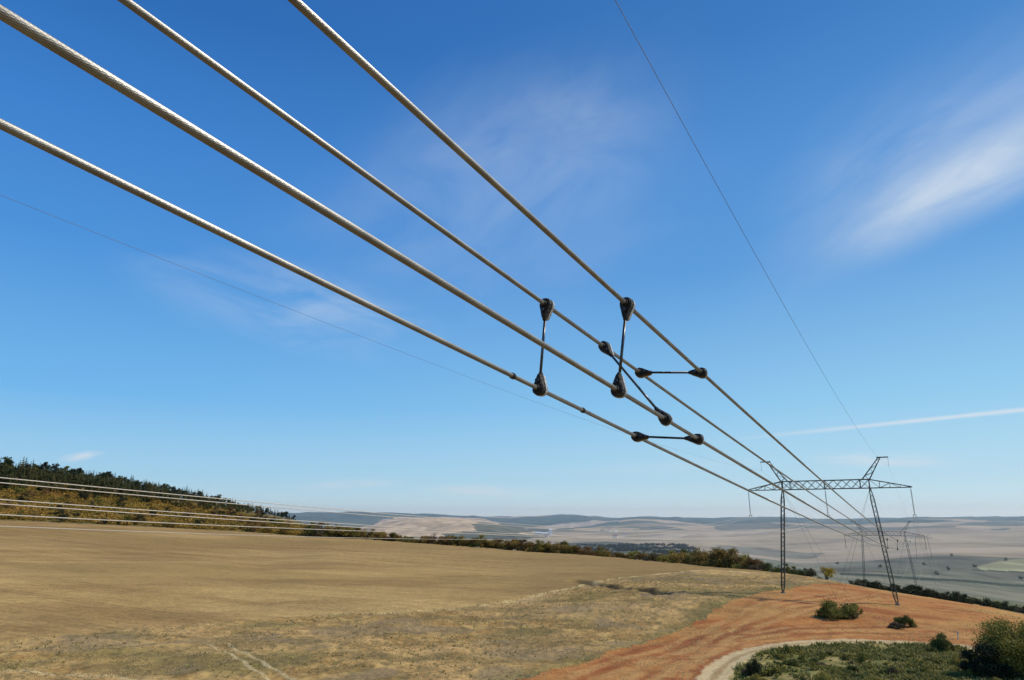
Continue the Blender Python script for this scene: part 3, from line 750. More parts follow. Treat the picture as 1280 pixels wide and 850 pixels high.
def make_tree(h, w, seed, nleaf, leaf, trunk_h=.25, clumps=16, bushy=False, hollow=.35):
    """returns (trunk MB, crown verts, crown faces), base at the origin"""
    rng = np.random.default_rng(seed); t = MB(); cents = []; rads = []
    if bushy:
        for k in range(clumps):
            a = rng.random() * 2 * PI; q = rng.random() ** .5
            x, y = math.cos(a) * q * w * .40, math.sin(a) * q * w * .40
            zz = h * (.22 + .68 * rng.random()) * (1 - .5 * q * q); rd = w * (.055 + .17 * rng.random() ** 1.4)
            cents.append((x, y, zz)); rads.append(min(rd, h * .42))
            t.tube([(x * .15, y * .15, -.2), (x * .5, y * .5, zz * .5), (x, y, zz)], [w * .012, w * .008, w * .003], 5)
    else:
        t.tube([(0, 0, -.4), (w * .01, 0, h * trunk_h), (w * .03, w * .02, h * .55), (0, w * .02, h * .85)], [h * .024, h * .018, h * .011, h * .004], 7)
        for k in range(clumps):
            a = 2.4 * k + rng.random(); v = rng.random(); zc = h * (trunk_h + .08 + (.86 - trunk_h) * v)
            env = w * .5 * math.sin(PI * min(1, .18 + .74 * (zc / h - trunk_h * .6) / (1 - trunk_h * .6))) ** .7
            q = env * (.35 + .5 * rng.random()); x, y = math.cos(a) * q, math.sin(a) * q
            cents.append((x, y, zc)); rads.append(w * (.13 + .10 * rng.random()))
            t.tube([(0, 0, max(h * .12, zc - h * .25)), (x * .5, y * .5, zc - h * .10), (x, y, zc)], [h * .009, h * .006, h * .002], 5)
    V_, F_ = leaf_cloud(cents, rads, nleaf, leaf, rng, hollow=hollow)
    V_[:, 2] = np.maximum(V_[:, 2], .02)
    return t, V_, F_
def make_conifer(h, w, seed, tiers=11):
    rng = np.random.default_rng(seed); t = MB(); t.tube([(0, 0, -.5), (0, 0, h * .5), (0, 0, h * .97)], [h * .016, h * .011, h * .003], 6)
    vs = []; fs = []
    for k in range(tiers):
        z = h * (.16 + .82 * k / tiers); R = w * .5 * (1 - (k / tiers) ** 1.15) * (.85 + .3 * rng.random()) + .15
        nb = 11 if k < tiers - 3 else 7
        for j in range(nb):
            a = 2 * PI * (j + rng.random() * .7) / nb; r = R * (.7 + .45 * rng.random()); dz = -r * (.22 + .2 * rng.random())
            c_, s_ = math.cos(a), math.sin(a); wd = r * .33; px, py = -s_ * wd, c_ * wd; i = len(vs)
            vs += [(0, 0, z + h * .035), (c_ * r * .6 + px, s_ * r * .6 + py, z + dz * .5), (c_ * r, s_ * r, z + dz), (c_ * r * .6 - px, s_ * r * .6 - py, z + dz * .5)]
            fs.append((i, i + 1, i + 2, i + 3))
            vs += [(0, 0, z), (c_ * r * .55, s_ * r * .55, z + dz * .4 - wd * .5), (c_ * r * .9, s_ * r * .9, z + dz), (c_ * r * .5, s_ * r * .5, z + dz * .4 + wd * .35)]
            fs.append((i + 4, i + 5, i + 6, i + 7))
    return t, np.array(vs), np.array(fs)
def plant(name, proto, leafm, loc, scale, rot, label, cat, group=None, trunk='trunk', crown='crown'):
    """first use builds the meshes, later uses share them"""
    key = (id(proto), leafm.name)
    if key not in plant.cache:
        t, V_, F_ = proto
        a = t.build(trunk, bark); b = mesh_obj(crown, V_, F_, leafm)
        col.objects.unlink(a); col.objects.unlink(b); plant.cache[key] = (a, b)
    root = empty(name, loc); root.rotation_euler = (0, 0, rot); root.scale = scale
    for src in plant.cache[key]:
        c = src.copy(); col.objects.link(c); c.parent = root
    tag(root, label, cat, group); return root
plant.cache = {}
DEC = [make_tree(8, 7, 100 + i, 1500, .42, .16, 16) for i in range(4)]
BSH = [make_tree(5, 7.5, 120 + i, 1300, .36, .1, 14, True) for i in range(3)]
PIN = [make_conifer(16, 6.2, 140 + i) for i in range(3)]
PIN2 = [make_tree(14, 7.5, 150 + i, 1500, .8, .08, 22) for i in range(3)]
rnd = random.Random(5)
def ground_pt(px, off=0, rfix=None):
    a, _ = azel(px, 690)
    r = float(np.interp(a, ROWS[3][:, 0], ROWS[3][:, 1])) + off if rfix is None else rfix
    x, y = r * math.sin(a), r * math.cos(a); return x, y, gz(x, y)
kinds = [(M_ochre, 'ochre autumn tree in the hedgerow along the far edge of the ploughed field'),
         (M_rust, 'russet brown autumn tree in the hedgerow along the far edge of the ploughed field'),
         (M_green, 'dark green tree in the hedgerow along the far edge of the ploughed field'),
         (M_olive, 'yellow green tree in the hedgerow along the far edge of the ploughed field'),
         (M_twig, 'half bare brown tree in the hedgerow along the far edge of the ploughed field')]
HGRP = 'hedgerow trees along the far edge of the ploughed field'
# tall hedgerow, dense from the forest foot to the pylon
px = 388.0
while px < 1012:
    hpx = np.interp(px, [388, 450, 520, 560, 640, 700, 755, 765, 800, 860, 900, 930, 960, 1012], [14, 13, 9, 12, 13, 14, 10, 8, 11, 17, 23, 17, 10, 9])
    a, _ = azel(px, 690); r = float(np.interp(a, ROWS[3][:, 0], ROWS[3][:, 1])) + rnd.uniform(4, 20)
    hgt = hpx * r / 830 * rnd.uniform(.85, 1.15)
    if px < 830: w = [.58, .18, .03, .17, .04]
    elif px < 880: w = [.30, .2, .3, .2, 0]
    elif px < 925: w = [.55, .35, .0, .1, 0]
    else: w = [.05, .05, .7, .15, .05]
    kd = rnd.choices(range(5), w)[0]; m_, lb = kinds[kd]
    if rnd.random() < .55: pr = rnd.choice(BSH); sc = hgt / 5 * 1.05
    else: pr = rnd.choice(DEC); sc = hgt / 8 * 1.05
    x, y, z = ground_pt(px, r - float(np.interp(a, ROWS[3][:, 0], ROWS[3][:, 1])))
    plant('hedgerow_tree', pr, m_, (x, y, z - .3), (sc * rnd.uniform(1.0, 1.35), sc * rnd.uniform(1.0, 1.35), sc), rnd.uniform(0, 6.3), lb, 'tree', HGRP)
    px += rnd.uniform(2.1, 3.8) * (1.0 if px < 780 else 1.7)
# named individuals at the end of the hedgerow
def spot(px, off, h, base, proto_h, protos, m_, label, cat='tree', wide=1.0, name='hedgerow_tree', k=0):
    x, y, z = ground_pt(px, off); sc = h / proto_h
    plant(name, protos[k % len(protos)], m_, (x, y, z - .2), (sc * wide, sc * wide, sc), k * 1.3, label, cat)
spot(1029, 6, 5.0, 0, 5, BSH, M_yellow, 'bright yellow bush at the right end of the hedgerow, right of the left pylon leg', 'bush', 1.0, 'yellow_bush', 1)
spot(1008, 9, 3.6, 0, 5, BSH, M_dark, 'low dark brown bush just left of the bright yellow bush', 'bush', 1.3, 'hedge_bush', 2)
spot(903, 12, 9.0, 0, 8, DEC, M_ochre, 'tallest rounded orange brown tree of the hedgerow, left of the pylon', 'tree', 1.1, 'autumn_tree', 1)
spot(868, 10, 6.8, 0, 8, DEC, M_olive, 'broad green yellow tree, second tallest of the hedgerow left of the pylon', 'tree', 1.2, 'autumn_tree', 2)
# dark hedge just over the crest on the right
px = 1058.0
while px < 1330:
    base = float(np.interp(px, [1058, 1100, 1200, 1330], [10, 16, 17, 15])); x, y, z = ground_pt(px, base + rnd.uniform(-3, 9))
    a, _ = azel(px, 740)
    top_t = azel(px, np.interp(px, [1058, 1080, 1120, 1200, 1280, 1330], [724, 722, 728, 741, 756, 766]) + rnd.uniform(-2, 3.5))[1]
    hgt = max(1.6, top_t * math.hypot(x, y) - z); sc = hgt / 4.4
    plant('hedge_bush', rnd.choice(BSH), rnd.choices([M_dark, M_twig, M_green], [.72, .1, .18])[0], (x, y, z - .3), (sc * 1.0, sc * 1.0, sc), rnd.uniform(0, 6.3),
          'dark bush in the hedge just behind the crest of the red field', 'bush', 'dark hedge bushes behind the crest of the red field')
    px += rnd.uniform(4, 7.5)
# scattered trees on the valley slope
for i, (px, r) in enumerate([(1146,1500),(1168,1560),(1182,1720),(1200,1480),(1208,1500),(1220,1600),(1248,1650),(1060,1500),(1092,1420),(1130,1350),(1160,1300),(1190,1250),(1040,1600),(1105,1600),(1175,1420),(1232,1420),(1262,1380)][::2]):
    x, y = at_r(px, r); plant('valley_tree', DEC[i % 4], M_dark, (x, y, gz(x, y) - .5), (1.1, 1.1, .8), i, 'small dark tree scattered on the grey green valley slope', 'tree', 'small dark trees scattered on the valley slope')
# forest on the left hill: skyline pines are things, the mass behind and below is one wood
px = -6.0
ridge = ROWS[5]
while px < 372:
    a, _ = azel(px, 610); r = float(np.interp(a, ridge[:, 0], ridge[:, 1])) + rnd.uniform(-26, 4)
    x, y = r * math.sin(a), r * math.cos(a); pine = rnd.random() < .6
    big = np.interp(px, [0, 60, 150, 240, 300, 372], [1.3, 1.1, .95, .8, .55, .5]) * rnd.choice([.75, .85, 1, 1, 1.1, 1.2])
    if pine: pr = rnd.choice(PIN); lb = 'dark green pine on the skyline of the wooded hill at the left'; nm = 'pine_tree'; m_ = M_pine
    else: pr = rnd.choice(PIN2); lb = 'round topped dark tree on the skyline of the wooded hill at the left'; nm = 'forest_tree'; m_ = rnd.choice([M_pine, M_dark, M_green])
    plant(nm, pr, m_, (x, y, gz(x, y) - .5), (big * rnd.uniform(.9, 1.3), big * rnd.uniform(.9, 1.3), big), rnd.uniform(0, 6), lb, 'tree', 'trees on the skyline of the wooded hill')
    px += rnd.uniform(1.6, 4.2)
def merge_clones(protos, places):
    vs = []; fs = []; n = 0
    for (x, y, z, s, rot, k) in places:
        V_, F_ = protos[k % len(protos)]; c, s_ = math.cos(rot), math.sin(rot)
        W = np.stack([(V_[:, 0] * c - V_[:, 1] * s_) * s + x, (V_[:, 0] * s_ + V_[:, 1] * c) * s + y, V_[:, 2] * s + z], 1)
        vs.append(W); fs.append(F_ + n); n += len(W)
    return np.concatenate(vs), np.concatenate(fs)
def region_pts(n, pxr, rr0, seed, test=None):
    g_ = np.random.default_rng(seed); out = []
    while len(out) < n:
        px = g_.uniform(*pxr); a, _ = azel(px, 630); t = g_.random()
        r0, r1 = rr0(px, a); r = r0 + (r1 - r0) * t
        if test and not test(px, t, g_): continue
        x, y = r * math.sin(a), r * math.cos(a); out.append((x, y))
    return out
cr_ = lambda a: float(np.interp(a, ROWS[3][:, 0], ROWS[3][:, 1])); rg_ = lambda a: float(np.interp(a, ridge[:, 0], ridge[:, 1]))
low = [(p[1], p[2]) for p in (make_conifer(14, 6, 170), make_conifer(15, 6.5, 171))]
pts_ = region_pts(900, (-40, 330), lambda px, a: (rg_(a) - np.interp(px, [0, 120, 240, 330], [120, 130, 140, 60]), rg_(a) + 10), 5)
low += [(p[1], p[2]) for p in (make_tree(12, 8, 172, 520, 1.0, .08, 16), make_tree(13, 7, 173, 520, 1.0, .08, 16))]
pxo = lambda x, y: 640 + F_PX * (x / y) * 1.0 / ct if y > 0 else 0
V_, F_ = merge_clones(low, [(x, y, gz(x, y), rnd.uniform(.6, 1.05) * float(np.interp(pxo(x, y), [0, 200, 260, 330], [1, .85, .6, .35])), rnd.uniform(0, 6), rnd.choice([0, 1, 0, 1, 2, 3])) for i, (x, y) in enumerate(pts_)])
tag(mesh_obj('pine_wood', V_, F_, M_pine), 'dense dark pine wood covering the top of the hill at the left', 'wood', kind='stuff')
rng2 = np.random.default_rng(8)
def clump_mesh(seed, n=46, s=4.5, leaf=1.0):
    r_g = np.random.default_rng(seed); V_, F_ = leaf_cloud([(0, 0, s * .35), (s * .3, 0, s * .3), (-s * .25, s * .2, s * .4)], [s * .42, s * .35, s * .35], n, leaf, r_g); return V_, F_
cl = [clump_mesh(200 + i) for i in range(5)]
pts_ = region_pts(4200, (-60, 430), lambda px, a: (cr_(a) + 12, max(rg_(a) - 100, cr_(a) + 60)), 6)
V_, F_ = merge_clones(cl, [(x, y, gz(x, y) - .4, rnd.uniform(.55, 1.35), rnd.uniform(0, 6), i) for i, (x, y) in enumerate(pts_)])
tag(mesh_obj('autumn_scrub', V_, F_, M_slope), 'mass of yellow and brown autumn scrub covering the hill slope below the pines', 'scrub', kind='stuff')
# trees scattered in the scrub and along its foot
for i in range(70):
    px = rnd.uniform(-4, 400); a, _ = azel(px, 640); t = rnd.random() ** 1.5
    r = cr_(a) + 8 + (rg_(a) - cr_(a) - 60) * t * .8; x, y = r * math.sin(a), r * math.cos(a)
    k = rnd.choices([0, 1, 2, 3], [.25, .25, .3, .2])[0]; m_ = [M_ochre, M_rust, M_dark, M_olive][k]; nmk = ['ochre', 'russet', 'dark', 'olive green'][k]
    s_ = rnd.uniform(.7, 1.25)
    plant('slope_tree', rnd.choice(DEC), m_, (x, y, gz(x, y) - .5), (s_ * 1.2, s_ * 1.2, s_), rnd.uniform(0, 6), '%s tree among the autumn scrub below the pine wood' % nmk, 'tree', 'single trees on the scrub slope below the pine wood')
# dark wood in the valley behind the hedgerow
pts_ = []
for i in range(1500):
    px = rnd.uniform(700, 868); r = rnd.uniform(1450, 1960); pts_.append(at_r(px, r))
V_, F_ = merge_clones(cl, [(x, y, gz(x, y) - .4, rnd.uniform(1.2, 2.4), rnd.uniform(0, 6), i) for i, (x, y) in enumerate(pts_) if fbm(np.array([x / 90]), np.array([y / 90]), 2, 3)[0] > .47])
tag(mesh_obj('valley_wood', V_, F_, M_dark), 'hazy blue green wood in the valley behind the hedgerow', 'wood', kind='stuff')

# near bushes
def px_pt(px, py): x, y = hit(px, py, 20, HG2); return x, y, gz(x, y)
B1 = make_tree(3.6, 8.5, 301, 9000, .26, .1, 22, True, .55); B2 = make_tree(2.4, 5.5, 302, 4500, .24, .1, 12, True, .5)
x, y, z = px_pt(1047, 772); plant('bush', B1, M_olive, (x, y, z - .2), (1.1, .9, 1.0), .4, 'larger olive green bush standing alone on the red soil between the pylon legs', 'bush')
x, y, z = px_pt(1062, 773); plant('bush', B2, M_twig, (x, y, z - .2), (.8, .8, .8), 1.4, 'greyish half bare bush at the right foot of the larger olive bush on red soil', 'bush')
x, y, z = px_pt(1068, 766); plant('bush', B2, M_olive, (x, y, z - .2), (.95, .8, .8), 2.4, 'low flat green bush right behind the larger olive bush on the red soil', 'bush')
x, y, z = px_pt(1131, 783); plant('bush', B2, M_green, (x, y, z - .2), (.72, .72, .9), .7, 'small dark green bush at the foot of the right pylon leg', 'bush')
x, y, z = px_pt(1122, 785); plant('bush', B2, M_twig, (x, y, z - .2), (.6, .6, .5), 3.7, 'low grey brown bush left of the small bush at the right pylon leg', 'bush')
B3 = make_tree(9.5, 11, 303, 26000, .27, .08, 34, False, .45); B4 = make_tree(5, 7.5, 304, 9000, .25, .1, 22, True, .5)
x, y, z = px_pt(1276, 842); plant('large_bush', B3, M_olive, (x, y, z - .4), (.85, .85, .74), .3, 'big rounded bush tree with yellow green leaves in the lower right corner', 'tree')
x, y, z = px_pt(1238, 842); plant('large_bush', B4, M_dark, (x, y, z - .3), (1.0, 1.0, .85), 1.3, 'dark leaved bush standing in for the shaded left side of the big corner bush', 'bush')  # dark leaves paint the shaded left side of the corner bush
x, y, z = px_pt(1300, 822); plant('large_bush', B4, M_green, (x, y, z - .3), (1.2, 1.2, 1.1), 2.3, 'green bush at the right picture edge behind the big corner bush', 'bush')
x, y, z = px_pt(1180, 813); plant('bush', B2, M_green, (x, y, z - .2), (.75, .75, 1.1), 2.7, 'compact dark green bush beside the pale track, left of the corner bush', 'bush')
x, y, z = px_pt(943, 846); plant('bush', B2, M_dark, (x, y, z - .1), (.42, .42, .9), 1.7, 'small black green bush inside the bend of the pale track', 'bush')
SH = [make_tree(1.5, 3.4, 310 + i, 1500, .17, .1, 10, True, .5) for i in range(3)]
sc_rng = random.Random(12)
cnt = 0
while cnt < 70:
    px, py = sc_rng.uniform(935, 1275), sc_rng.uniform(812, 858)
    x, y, z = px_pt(px, py)
    if pdist(TRK, np.array([x]), np.array([y]))[0] < 4.2 or not inside(scrub_poly, np.array([x]), np.array([y]))[0]: continue
    k = sc_rng.choices([0, 1, 2, 3], [.3, .5, .15, .05])[0]; s_ = sc_rng.uniform(.4, 1.0)
    plant('low_shrub', SH[cnt % 3], [M_green, M_olive, M_twig, M_dark][k], (x, y, z - .1), (s_, s_, s_ * sc_rng.uniform(.6, 1.1)), sc_rng.uniform(0, 6),
          ['low green shrub', 'low yellow green shrub', 'low grey twiggy shrub', 'low dark shrub'][k] + ' in the scrub below the pale track', 'shrub', 'low shrubs in the scrub below the pale track')
    cnt += 1

# grass tufts
def tufts(name, n, pxr, pyr, test, h, mat, label, seed, blades=4):
    g_ = np.random.default_rng(seed); xs = []; ys = []
    # uniform over ground area
    while len(xs) < n:
        a = g_.uniform(azel(pxr[0], 800)[0], azel(pxr[1], 800)[0], 20000); r = np.sqrt(g_.uniform(pyr[0] ** 2, pyr[1] ** 2, 20000))
        x = r * np.sin(a); y = r * np.cos(a); ok = test(x, y, g_); xs.extend(x[ok]); ys.extend(y[ok])
    x = np.array(xs[:n]); y = np.array(ys[:n]); z = land(x, y, HG2)
    V = []; 
    for b in range(blades):
        an = g_.uniform(0, 2 * PI, n); hh = h * g_.uniform(.4, 1.2, n); w = h * .30; le = g_.uniform(.5, 1.3, n) * hh
        ox = g_.normal(0, h * .25, n); oy = g_.normal(0, h * .25, n); c, s_ = np.cos(an), np.sin(an)
        bx, by = x + ox, y + oy
        V.append(np.stack([np.stack([bx - s_ * w, by + c * w, z - .05], 1), np.stack([bx + s_ * w, by - c * w, z - .05], 1),
                           np.stack([bx + c * le + s_ * w * .35, by + s_ * le - c * w * .35, z + hh], 1), np.stack([bx + c * le - s_ * w * .35, by + s_ * le + c * w * .35, z + hh], 1)], 1).reshape(-1, 3))
    V = np.concatenate(V); o = mesh_obj(name, V, np.arange(len(V)).reshape(-1, 4), mat); tag(o, label, 'grass', kind='stuff')
M_dry = leafmat('dry_grass', (.30, .225, .095), (.45, .325, .14), (.56, .42, .20), .35)
M_wet = leafmat('green_grass', (.16, .16, .042), (.27, .24, .07), (.38, .31, .12), .3)
def lk(G, x, y):                                         # nearest-cell lookup of a mask
    a = np.arctan2(x, y); r = np.hypot(x, y)
    i = np.clip(np.interp(np.log(r), LRR, np.arange(len(RR))).round().astype(int), 0, len(RR) - 1); j = np.clip(np.interp(a, AZ, np.arange(len(AZ))).round().astype(int), 0, len(AZ) - 1)
    return G[i, j]
gm = (region == 1)
tufts('dry_grass_tufts', 34000, (-30, 1060), (88, 262), lambda x, y, g_: lk(gm, x, y) & (fbm(x / 6, y / 6, 3, 5) > g_.uniform(.35, .62, len(x))), .14, M_dry, 'dry yellow grass tufts covering the strip below the ploughed field', 21)
tufts('weed_tufts', 700, (-30, 1060), (88, 262), lambda x, y, g_: lk(gm, x, y) & (fbm(x / 9, y / 9, 3, 15) > g_.uniform(.48, .66, len(x))), .3, M_wet, 'dark green weeds among the dry grass of the strip', 22)
sm_ = (region == 3)
tufts('scrub_grass', 9000, (915, 1330), (86, 160), lambda x, y, g_: lk(sm_, x, y) & (fbm(x / 7, y / 7, 3, 19) > g_.uniform(.35, .65, len(x))), .4, M_wet, 'rough green grass between the shrubs below the track', 23)
rm_ = (region == 2)
tufts('sparse_straw', 5000, (640, 1300), (88, 240), lambda x, y, g_: lk(rm_, x, y) & (fbm(x / 8, y / 8, 3, 73) > g_.uniform(.42, .66, len(x))), .16, M_dry, 'sparse short straw on the red soil', 24, 3)

# ------------------------------------------------------------------ village in the valley
wallw = simple('white_render', (.86, .84, .80), .8, 0, (.80, .78, .73), .5); roofm = simple('pale_metal_roof', (.62, .66, .68), .6, 0, (.52, .56, .58), .5)
roofr = simple('brown_roof', (.26, .14, .10), .8, 0, (.2, .11, .08), .5); glassd = simple('window_dark', (.03, .035, .045), .2, 0, (.02, .02, .03), .5)
def house(px, py, r, L_, W_, H_, rf, rot, label, rm, nwin=3):
    x, y = hit(px, py, 1300, HG2); z = gz(x, y); root = empty('farm_building', (x, y, z)); root.rotation_euler = (0, 0, rot); tag(root, label, 'building')
    m = MB(); m.box((0, 0, H_ / 2 - 2), (L_, W_, H_ + 4)); h2, w2 = L_ / 2, W_ / 2
    m.add([(-h2, -w2, H_), (-h2, w2, H_), (-h2, 0, H_ + rf), (h2, -w2, H_), (h2, w2, H_), (h2, 0, H_ + rf)], [(0, 2, 1), (3, 4, 5)])
    m.build('wall', wallw, root)
    m = MB(); o = .6
    for s in (-1, 1):
        a = [(-h2 - o, s * (w2 + o), H_ - .35), (h2 + o, s * (w2 + o), H_ - .35), (h2 + o, 0, H_ + rf + .05), (-h2 - o, 0, H_ + rf + .05)]
        b = [(p[0], p[1], p[2] + .3) for p in a]; m.add(a + b, [(0, 1, 2, 3), (7, 6, 5, 4), (0, 4, 5, 1), (2, 6, 7, 3), (1, 5, 6, 2), (3, 7, 4, 0)])
    m.build('roof', rm, root)
    for k in range(nwin):
        for s in (-1, 1):
            m = MB(); m.box(((k + .5) / nwin * L_ - h2, s * (w2 + .05), H_ * .55), (L_ * .09, .12, H_ * .3)); m.build('window', glassd, root)
house(688, 669.5, 2050, 12, 11, 22, 3, .3, 'tall white farm tower beside the long sheds in the far valley', roofm, 2)
house(680, 669.3, 2060, 32, 14, 8, 3, .1, 'long white shed left of the white tower in the far valley', roofm, 5)
house(673, 668.7, 2090, 26, 14, 8, 3, .2, 'leftmost white shed of the farm in the far valley', roofm, 4)
house(683, 671, 2000, 14, 10, 5, 3, -.2, 'small white house in front of the white farm tower', roofr, 3)
house(753, 664, 2500, 22, 12, 6, 3.5, .1, 'white house at the left end of the far village', roofr, 4)
house(762, 664, 2440, 18, 11, 7, 3.5, .5, 'white house with brown roof amid the far village', roofr, 3)
house(770, 666, 2350, 16, 10, 6, 3, .2, 'pale house right of the brown roofed one in the far village', roofm, 3)
house(769, 672, 2020, 16, 11, 6, 3, -.3, 'nearest white house below the far village by the wood', roofr, 3)
house(781, 668, 2300, 15, 10, 6, 3, .2, 'small white house at the right end of the far village', roofr, 3)
# pale marker post by the track
x, y, z = px_pt(1198, 799); root = empty('marker_post', (x, y, z)); tag(root, 'thin pale marker post standing on the red soil near the track', 'post')
m = MB(); m.lathe([(.09, -.2), (.09, 1.35), (.06, 1.42)], sides=10); m.build('post', simple('post_white', (.62, .58, .5), .7, 0, (.5, .45, .38), 3), root)
m = MB(); m.box((.0, -.10, 1.1), (.34, .03, .34)); m.build('plate', simple('plate_pale', (.55, .53, .48), .6, 0, (.42, .4, .36), 6), root)

# ------------------------------------------------------------------ light, sky, haze
SUN_AZ = math.radians(82); SUN_EL = math.radians(43)         # azimuth clockwise from +Y
sd = Vector((math.sin(SUN_AZ) * math.cos(SUN_EL), math.cos(SUN_AZ) * math.cos(SUN_EL), math.sin(SUN_EL)))
sl = bpy.data.lights.new('sun', 'SUN'); sl.energy = 4.1; sl.angle = math.radians(.53); sl.color = (1, .93, .82)
so = bpy.data.objects.new('sun', sl); col.objects.link(so); so.rotation_euler = (-sd).to_track_quat('-Z', 'Y').to_euler(); so.location = (60, 0, 60)
w = bpy.data.worlds.new('World'); scene.world = w; w.use_nodes = True; nt = w.node_tree; N = nt.nodes; Lk = nt.links
bg = N['Background']; bg.inputs['Strength'].default_value = .12
sky = N.new('ShaderNodeTexSky'); sky.sky_type = 'NISHITA'; sky.sun_disc = False; sky.sun_elevation = SUN_EL; sky.sun_rotation = SUN_AZ
sky.altitude = 300; sky.air_density = 1.0; sky.dust_density = .6; sky.ozone_density = 3.0
tc = N.new('ShaderNodeTexCoord')
def vm(op, a, b=None, val=None):
    n = N.new('ShaderNodeVectorMath'); n.operation = op; Lk.new(a, n.inputs[0])
    if b is not None:
        if isinstance(b, (tuple, list, Vector, np.ndarray)): n.inputs[1].default_value = tuple(b)
        else: Lk.new(b, n.inputs[1])
    return n.outputs['Value' if op == 'DOT_PRODUCT' else 'Vector']
def mt(op, a, b=None, c=None, clamp=False):
    n = N.new('ShaderNodeMath'); n.operation = op; n.use_clamp = clamp
    for i, q in enumerate((a, b, c)):
        if q is None: continue
        if isinstance(q, (int, float)): n.inputs[i].default_value = q
        else: Lk.new(q, n.inputs[i])
    return n.outputs[0]
dirn = vm('NORMALIZE', tc.outputs['Generated'])
def cloud(px, py, du, dv, tilt, dens, nsc=(3, 14), soft=1.0, seed=0, contrast=(.35, .7)):
    """elliptical patch of thin cloud round a sky direction; du,dv half sizes (radians), tilt in degrees"""
    c = Vector(ray(px, py)).normalized(); r = c.cross(Vector((0, 0, 1))).normalized(); u = r.cross(c).normalized()
    ca, sa = math.cos(math.radians(tilt)), math.sin(math.radians(tilt)); a = r * ca + u * sa; b = -r * sa + u * ca
    A = vm('DOT_PRODUCT', dirn, a); B = vm('DOT_PRODUCT', dirn, b); Cc = vm('DOT_PRODUCT', dirn, c)
    x = mt('DIVIDE', A, du); y = mt('DIVIDE', B, dv)
    cb = N.new('ShaderNodeCombineXYZ'); Lk.new(mt('MULTIPLY', A, nsc[0] / .1), cb.inputs[0]); Lk.new(mt('MULTIPLY', B, nsc[1] / .1), cb.inputs[1]); cb.inputs[2].default_value = seed
    n = N.new('ShaderNodeTexNoise'); n.inputs['Scale'].default_value = 1; n.inputs['Detail'].default_value = 6; n.inputs['Roughness'].default_value = .55; n.inputs['Distortion'].default_value = .6
    Lk.new(cb.outputs[0], n.inputs['Vector'])
    cb2 = N.new('ShaderNodeCombineXYZ'); Lk.new(mt('MULTIPLY', A, nsc[0] / .3), cb2.inputs[0]); Lk.new(mt('MULTIPLY', B, nsc[1] / .3), cb2.inputs[1]); cb2.inputs[2].default_value = seed + 5
    n2 = N.new('ShaderNodeTexNoise'); n2.inputs['Scale'].default_value = 1; n2.inputs['Detail'].default_value = 3; Lk.new(cb2.outputs[0], n2.inputs['Vector'])
    d = mt('ADD', mt('MULTIPLY', x, x), mt('MULTIPLY', y, y)); d = mt('SQRT', d)
    d = mt('ADD', d, mt('MULTIPLY_ADD', n2.outputs['Fac'], 1.1, -.55))
    e = N.new('ShaderNodeMapRange'); e.interpolation_type = 'SMOOTHSTEP'; e.inputs['From Min'].default_value = 1.0; e.inputs['From Max'].default_value = 1.0 - soft; Lk.new(d, e.inputs['Value'])
    q = N.new('ShaderNodeMapRange'); q.interpolation_type = 'SMOOTHSTEP'; q.inputs['From Min'].default_value = contrast[0]; q.inputs['From Max'].default_value = contrast[1]; Lk.new(n.outputs['Fac'], q.inputs['Value'])
    front = mt('GREATER_THAN', Cc, 0)
    return mt('MULTIPLY', mt('MULTIPLY', mt('MULTIPLY', e.outputs[0], q.outputs[0]), front), dens)
cl_ = [cloud(1215, 226, .23, .062, 18, .62, (.7, 2.2), 1.0, 1, (.0, .7)),
       cloud(1165, 195, .30, .13, 22, .46, (.5, 1.5), 1.0, 2, (.05, .9)),
       cloud(620, 240, .40, .24, 25, .36, (.5, .9), 1.0, 3, (.1, .95)),
       cloud(390, 385, .28, .075, -8, .34, (.7, 2), 1.0, 4, (.3, .7)),
       cloud(1120, 575, .12, .012, -3, .72, (1.2, 9), 1.0, 5, (.2, .6)),
       cloud(600, 613, .13, .012, -2, .60, (1.2, 8), 1.0, 6, (.2, .6)),
       cloud(105, 571, .030, .008, 14, .8, (3, 12), 1.0, 7, (.2, .6)),
       cloud(430, 605, .10, .010, 3, .4, (1.2, 8), 1.0, 8, (.2, .6)),
       cloud(820, 585, .20, .014, 2, .16, (1.2, 8), 1.0, 10, (.2, .6))]
# contrail: thin straight band between two sky directions
a0 = Vector(ray(880, 553)).normalized(); a1 = Vector(ray(1320, 508)).normalized(); nn = a0.cross(a1).normalized(); mid = (a0 + a1).normalized(); al = nn.cross(mid).normalized()
dn = mt('ABSOLUTE', vm('DOT_PRODUCT', dirn, nn)); s_al = vm('DOT_PRODUCT', dirn, al * (1 if al.dot(a1) > 0 else -1))
cb = N.new('ShaderNodeCombineXYZ'); Lk.new(mt('MULTIPLY', s_al, 22), cb.inputs[0]); Lk.new(mt('MULTIPLY', dn, 160), cb.inputs[1])
ntx = N.new('ShaderNodeTexNoise'); ntx.inputs['Scale'].default_value = 1; ntx.inputs['Detail'].default_value = 4; Lk.new(cb.outputs[0], ntx.inputs['Vector'])
wd = mt('MULTIPLY_ADD', ntx.outputs['Fac'], .0045, .0022)
e = N.new('ShaderNodeMapRange'); e.interpolation_type = 'SMOOTHSTEP'; Lk.new(wd, e.inputs['From Min']); e.inputs['From Max'].default_value = 0.0; Lk.new(dn, e.inputs['Value'])
e2 = N.new('ShaderNodeMapRange'); e2.interpolation_type = 'SMOOTHSTEP'; e2.inputs['From Min'].default_value = -.235; e2.inputs['From Max'].default_value = .10; Lk.new(s_al, e2.inputs['Value'])
cl_.append(mt('MULTIPLY', mt('MULTIPLY', e.outputs[0], e2.outputs[0]), .78))
tot = cl_[0]
for c in cl_[1:]: tot = mt('ADD', tot, c)
tot = mt('MINIMUM', tot, .9)
